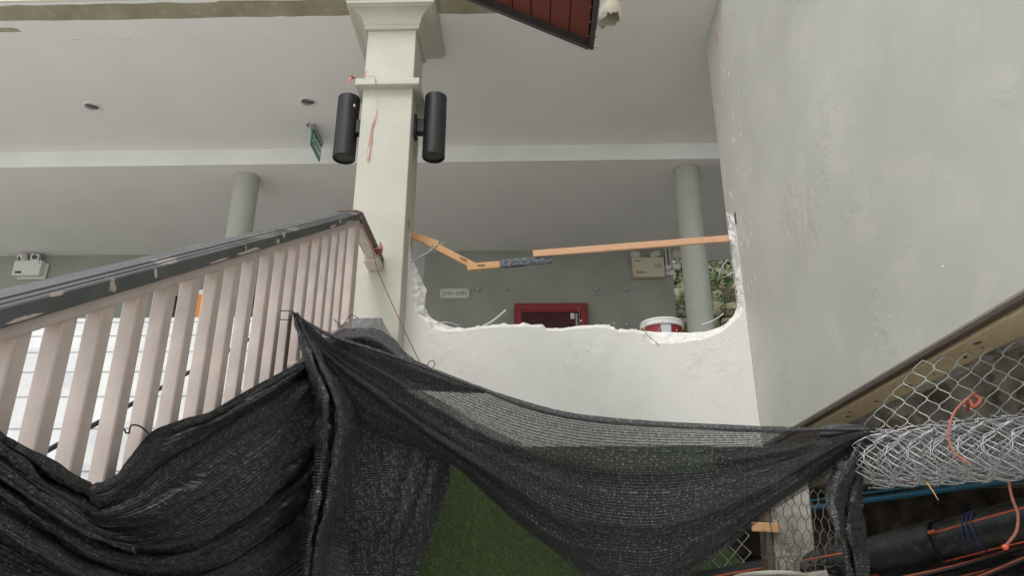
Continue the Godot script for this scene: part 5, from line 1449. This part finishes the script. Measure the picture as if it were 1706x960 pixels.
var ply_rows := [
	PackedVector3Array([Vector3(-0.908,2.473,-2.723), Vector3(-0.830,2.408,-2.751), Vector3(-0.714,2.326,-2.786), Vector3(-0.569,2.247,-2.853), Vector3(-0.390,2.159,-2.956), Vector3(-0.200,2.060,-3.018), Vector3(-0.032,2.002,-3.052), Vector3(0.123,1.945,-3.038), Vector3(0.275,1.918,-3.013), Vector3(0.486,1.890,-2.947), Vector3(0.676,1.892,-2.873), Vector3(0.874,1.916,-2.783), Vector3(1.041,1.952,-2.720), Vector3(1.185,1.996,-2.662)]),
	PackedVector3Array([Vector3(-0.900,2.461,-2.696), Vector3(-0.836,2.377,-2.730), Vector3(-0.734,2.264,-2.778), Vector3(-0.608,2.136,-2.847), Vector3(-0.364,2.051,-2.969), Vector3(-0.199,1.951,-3.028), Vector3(-0.042,1.860,-3.078), Vector3(0.109,1.777,-3.075), Vector3(0.253,1.713,-3.065), Vector3(0.458,1.671,-3.009), Vector3(0.654,1.725,-2.912), Vector3(0.854,1.819,-2.792), Vector3(1.030,1.899,-2.708), Vector3(1.175,1.982,-2.634)]),
	PackedVector3Array([Vector3(-0.920,2.485,-2.729), Vector3(-0.870,2.381,-2.771), Vector3(-0.778,2.233,-2.832), Vector3(-0.668,2.055,-2.904), Vector3(-0.353,1.969,-3.046), Vector3(-0.210,1.865,-3.104), Vector3(-0.061,1.738,-3.172), Vector3(0.090,1.628,-3.181), Vector3(0.230,1.525,-3.188), Vector3(0.433,1.468,-3.142), Vector3(0.642,1.574,-3.022), Vector3(0.851,1.743,-2.872), Vector3(1.042,1.868,-2.764), Vector3(1.192,1.994,-2.673)]),
]
var under_rows := [
	PackedVector3Array([Vector3(-0.910,2.473,-2.723), Vector3(-0.844,2.412,-2.749), Vector3(-0.754,2.330,-2.783), Vector3(-0.570,2.220,-2.863), Vector3(-0.391,2.097,-2.980), Vector3(-0.201,1.992,-3.044), Vector3(-0.028,1.874,-3.101), Vector3(0.157,1.729,-3.115), Vector3(0.340,1.579,-3.122)]),
	PackedVector3Array([Vector3(-0.926,2.488,-2.771), Vector3(-0.867,2.404,-2.805), Vector3(-0.774,2.287,-2.853), Vector3(-0.625,2.142,-2.930), Vector3(-0.374,2.035,-3.061), Vector3(-0.205,1.930,-3.123), Vector3(-0.042,1.805,-3.185), Vector3(0.129,1.675,-3.197), Vector3(0.293,1.547,-3.206)]),
	PackedVector3Array([Vector3(-0.926,2.485,-2.772), Vector3(-0.875,2.380,-2.815), Vector3(-0.782,2.230,-2.876), Vector3(-0.670,2.051,-2.949), Vector3(-0.350,1.964,-3.092), Vector3(-0.205,1.859,-3.150), Vector3(-0.055,1.730,-3.217), Vector3(0.098,1.618,-3.226), Vector3(0.240,1.514,-3.234)]),
]
var hem_rows := [
	PackedVector3Array([Vector3(-0.896,2.461,-2.662), Vector3(-0.823,2.416,-2.681), Vector3(-0.732,2.374,-2.700), Vector3(-0.556,2.327,-2.755), Vector3(-0.392,2.287,-2.835), Vector3(-0.218,2.228,-2.882), Vector3(-0.053,2.179,-2.922), Vector3(0.111,2.128,-2.903), Vector3(0.271,2.096,-2.876), Vector3(0.488,2.063,-2.808), Vector3(0.692,2.037,-2.738), Vector3(0.883,2.013,-2.665), Vector3(1.036,2.003,-2.627), Vector3(1.161,1.994,-2.595)]),
	PackedVector3Array([Vector3(-0.890,2.450,-2.647), Vector3(-0.818,2.402,-2.667), Vector3(-0.728,2.360,-2.686), Vector3(-0.553,2.314,-2.741), Vector3(-0.390,2.273,-2.821), Vector3(-0.217,2.215,-2.868), Vector3(-0.053,2.161,-2.909), Vector3(0.110,2.111,-2.890), Vector3(0.269,2.079,-2.863), Vector3(0.485,2.047,-2.795), Vector3(0.687,2.021,-2.724), Vector3(0.877,1.998,-2.652), Vector3(1.029,1.992,-2.612), Vector3(1.153,1.984,-2.579)]),
	PackedVector3Array([Vector3(-0.890,2.449,-2.656), Vector3(-0.818,2.398,-2.677), Vector3(-0.728,2.356,-2.696), Vector3(-0.552,2.310,-2.752), Vector3(-0.391,2.269,-2.831), Vector3(-0.217,2.210,-2.879), Vector3(-0.053,2.152,-2.921), Vector3(0.110,2.102,-2.902), Vector3(0.270,2.070,-2.875), Vector3(0.486,2.038,-2.807), Vector3(0.689,2.012,-2.736), Vector3(0.880,1.989,-2.664), Vector3(1.032,1.989,-2.622), Vector3(1.157,1.980,-2.589)]),
]
var fan_rows := [
	PackedVector3Array([Vector3(-0.917,2.480,-2.742), Vector3(-0.847,2.421,-2.767), Vector3(-0.754,2.353,-2.796), Vector3(-0.573,2.269,-2.865), Vector3(-0.392,2.200,-2.961), Vector3(-0.201,2.100,-3.024), Vector3(-0.032,2.028,-3.063)]),
	PackedVector3Array([Vector3(-0.910,2.473,-2.723), Vector3(-0.851,2.393,-2.756), Vector3(-0.759,2.287,-2.800), Vector3(-0.614,2.156,-2.871), Vector3(-0.367,2.080,-2.990), Vector3(-0.201,1.979,-3.050), Vector3(-0.043,1.880,-3.102)]),
	PackedVector3Array([Vector3(-0.920,2.483,-2.751), Vector3(-0.869,2.380,-2.793), Vector3(-0.776,2.234,-2.853), Vector3(-0.665,2.054,-2.926), Vector3(-0.348,1.970,-3.068), Vector3(-0.204,1.866,-3.126), Vector3(-0.054,1.737,-3.193)]),
]
var hanging_rows := [
	PackedVector3Array([Vector3(-0.827,2.051,-3.203), Vector3(-0.761,2.103,-3.238), Vector3(-0.683,2.120,-3.233), Vector3(-0.585,2.108,-3.272), Vector3(-0.483,2.080,-3.307), Vector3(-0.394,2.042,-3.346), Vector3(-0.353,2.016,-3.400)]),
	PackedVector3Array([Vector3(-0.840,1.895,-3.156), Vector3(-0.765,1.925,-3.200), Vector3(-0.681,1.939,-3.218), Vector3(-0.581,1.929,-3.235), Vector3(-0.483,1.908,-3.267), Vector3(-0.411,1.894,-3.318), Vector3(-0.374,1.884,-3.387)]),
	PackedVector3Array([Vector3(-0.862,1.726,-3.115), Vector3(-0.779,1.734,-3.167), Vector3(-0.683,1.742,-3.177), Vector3(-0.589,1.737,-3.203), Vector3(-0.510,1.730,-3.250), Vector3(-0.453,1.725,-3.318), Vector3(-0.423,1.721,-3.407)]),
	PackedVector3Array([Vector3(-0.875,1.568,-3.091), Vector3(-0.793,1.569,-3.135), Vector3(-0.698,1.569,-3.159), Vector3(-0.611,1.565,-3.184), Vector3(-0.544,1.559,-3.242), Vector3(-0.499,1.554,-3.320), Vector3(-0.481,1.551,-3.429)]),
	PackedVector3Array([Vector3(-0.879,1.354,-3.099), Vector3(-0.802,1.351,-3.156), Vector3(-0.702,1.350,-3.180), Vector3(-0.627,1.344,-3.217), Vector3(-0.566,1.335,-3.275), Vector3(-0.536,1.324,-3.367), Vector3(-0.523,1.313,-3.479)]),
]
var bundle_rows := [
	PackedVector3Array([Vector3(-0.943,2.478,-3.247), Vector3(-0.874,2.551,-3.220), Vector3(-0.792,2.571,-3.214), Vector3(-0.705,2.566,-3.218), Vector3(-0.630,2.533,-3.233), Vector3(-0.532,2.442,-3.250), Vector3(-0.375,2.346,-3.205), Vector3(-0.192,2.244,-3.078)]),
	PackedVector3Array([Vector3(-0.901,2.417,-3.111), Vector3(-0.818,2.465,-3.040), Vector3(-0.741,2.480,-3.036), Vector3(-0.664,2.470,-3.042), Vector3(-0.593,2.427,-3.061), Vector3(-0.504,2.365,-3.087), Vector3(-0.358,2.293,-3.065), Vector3(-0.192,2.244,-3.078)]),
	PackedVector3Array([Vector3(-0.902,2.398,-3.118), Vector3(-0.823,2.434,-3.106), Vector3(-0.745,2.439,-3.106), Vector3(-0.675,2.417,-3.116), Vector3(-0.603,2.384,-3.131), Vector3(-0.509,2.335,-3.131), Vector3(-0.362,2.282,-3.102), Vector3(-0.192,2.244,-3.078)]),
	PackedVector3Array([Vector3(-0.889,2.289,-3.108), Vector3(-0.807,2.284,-3.090), Vector3(-0.730,2.284,-3.092), Vector3(-0.662,2.279,-3.096), Vector3(-0.591,2.272,-3.100), Vector3(-0.502,2.265,-3.105), Vector3(-0.359,2.249,-3.083), Vector3(-0.192,2.244,-3.078)]),
]
var ruffle_rows := [
	PackedVector3Array([Vector3(1.172,1.988,-2.663), Vector3(1.108,1.922,-2.677), Vector3(1.045,1.862,-2.688), Vector3(1.011,1.773,-2.711), Vector3(1.035,1.695,-2.732), Vector3(1.059,1.617,-2.752), Vector3(1.070,1.474,-2.787)]),
	PackedVector3Array([Vector3(1.138,1.969,-2.583), Vector3(1.069,1.884,-2.562), Vector3(1.012,1.813,-2.545), Vector3(0.986,1.738,-2.552), Vector3(0.991,1.665,-2.570), Vector3(1.011,1.602,-2.596), Vector3(1.032,1.475,-2.646)]),
	PackedVector3Array([Vector3(1.160,1.973,-2.625), Vector3(1.115,1.883,-2.627), Vector3(1.071,1.801,-2.637), Vector3(1.042,1.727,-2.644), Vector3(1.039,1.659,-2.660), Vector3(1.057,1.596,-2.685), Vector3(1.075,1.474,-2.723)]),
	PackedVector3Array([Vector3(1.180,1.974,-2.658), Vector3(1.153,1.885,-2.670), Vector3(1.119,1.801,-2.692), Vector3(1.085,1.717,-2.713), Vector3(1.080,1.647,-2.752), Vector3(1.107,1.589,-2.786), Vector3(1.133,1.473,-2.832)]),
]
var ruffle_back_rows := [
	PackedVector3Array([Vector3(1.190,1.985,-2.718), Vector3(1.150,1.861,-2.766), Vector3(1.108,1.750,-2.787), Vector3(1.089,1.659,-2.801), Vector3(1.109,1.590,-2.818), Vector3(1.121,1.473,-2.853)]),
	PackedVector3Array([Vector3(1.149,1.967,-2.617), Vector3(1.106,1.839,-2.623), Vector3(1.068,1.730,-2.633), Vector3(1.057,1.647,-2.654), Vector3(1.074,1.584,-2.679), Vector3(1.087,1.474,-2.723)]),
	PackedVector3Array([Vector3(1.178,1.974,-2.668), Vector3(1.147,1.842,-2.698), Vector3(1.118,1.734,-2.718), Vector3(1.113,1.650,-2.740), Vector3(1.129,1.587,-2.766), Vector3(1.141,1.473,-2.811)]),
	PackedVector3Array([Vector3(1.189,1.974,-2.679), Vector3(1.168,1.842,-2.731), Vector3(1.172,1.738,-2.772), Vector3(1.186,1.654,-2.805), Vector3(1.194,1.589,-2.831), Vector3(1.199,1.473,-2.877)]),
]
var break_front := PackedVector2Array([Vector2(-0.813,3.758), Vector2(-0.803,3.714), Vector2(-0.788,3.661), Vector2(-0.804,3.591), Vector2(-0.810,3.543), Vector2(-0.799,3.478), Vector2(-0.788,3.431), Vector2(-0.766,3.384), Vector2(-0.755,3.308), Vector2(-0.743,3.192), Vector2(-0.734,3.119), Vector2(-0.706,3.082), Vector2(-0.678,3.062), Vector2(-0.654,3.041), Vector2(-0.606,2.989), Vector2(-0.519,2.969), Vector2(-0.413,2.972), Vector2(-0.292,2.991), Vector2(-0.156,2.997), Vector2(-0.118,2.997), Vector2(-0.017,3.000), Vector2(0.070,2.992), Vector2(0.111,2.972), Vector2(0.190,2.967), Vector2(0.258,2.978), Vector2(0.318,2.982), Vector2(0.390,2.985), Vector2(0.457,2.989), Vector2(0.521,2.976), Vector2(0.564,2.956), Vector2(0.636,2.960), Vector2(0.706,2.947), Vector2(0.715,2.912), Vector2(0.757,2.876), Vector2(0.824,2.884), Vector2(0.887,2.879), Vector2(0.951,2.887), Vector2(1.000,2.898), Vector2(1.059,2.901), Vector2(1.121,2.921), Vector2(1.178,2.944), Vector2(1.223,2.975), Vector2(1.263,3.006), Vector2(1.296,3.033), Vector2(1.329,3.065), Vector2(1.350,3.113), Vector2(1.352,3.165), Vector2(1.360,3.202), Vector2(1.360,3.255), Vector2(1.360,3.321), Vector2(1.360,3.371), Vector2(1.360,3.409), Vector2(1.360,3.494), Vector2(1.360,3.541), Vector2(1.360,3.584), Vector2(1.360,3.649), Vector2(1.360,3.706), Vector2(1.360,3.777)])
var break_rear := PackedVector2Array([Vector2(-0.832,3.834), Vector2(-0.813,3.788), Vector2(-0.798,3.733), Vector2(-0.803,3.660), Vector2(-0.800,3.611), Vector2(-0.785,3.544), Vector2(-0.762,3.495), Vector2(-0.739,3.447), Vector2(-0.708,3.368), Vector2(-0.673,3.308), Vector2(-0.682,3.240), Vector2(-0.684,3.198), Vector2(-0.667,3.155), Vector2(-0.646,3.122), Vector2(-0.581,3.080), Vector2(-0.513,3.050), Vector2(-0.427,3.037), Vector2(-0.302,3.053), Vector2(-0.162,3.064), Vector2(-0.122,3.060), Vector2(-0.017,3.067), Vector2(0.073,3.058), Vector2(0.115,3.037), Vector2(0.197,3.032), Vector2(0.267,3.044), Vector2(0.329,3.052), Vector2(0.403,3.055), Vector2(0.473,3.055), Vector2(0.539,3.038), Vector2(0.584,3.017), Vector2(0.658,3.025), Vector2(0.731,3.016), Vector2(0.769,3.012), Vector2(0.827,3.007), Vector2(0.877,3.007), Vector2(0.942,3.002), Vector2(1.019,3.002), Vector2(1.069,3.001), Vector2(1.131,3.005), Vector2(1.182,3.021), Vector2(1.226,3.037), Vector2(1.263,3.053), Vector2(1.292,3.077), Vector2(1.314,3.101), Vector2(1.333,3.130), Vector2(1.356,3.171), Vector2(1.362,3.213), Vector2(1.362,3.259), Vector2(1.362,3.318), Vector2(1.362,3.374), Vector2(1.362,3.434), Vector2(1.362,3.473), Vector2(1.362,3.561), Vector2(1.362,3.609), Vector2(1.362,3.654), Vector2(1.362,3.721), Vector2(1.362,3.780), Vector2(1.362,3.853)])
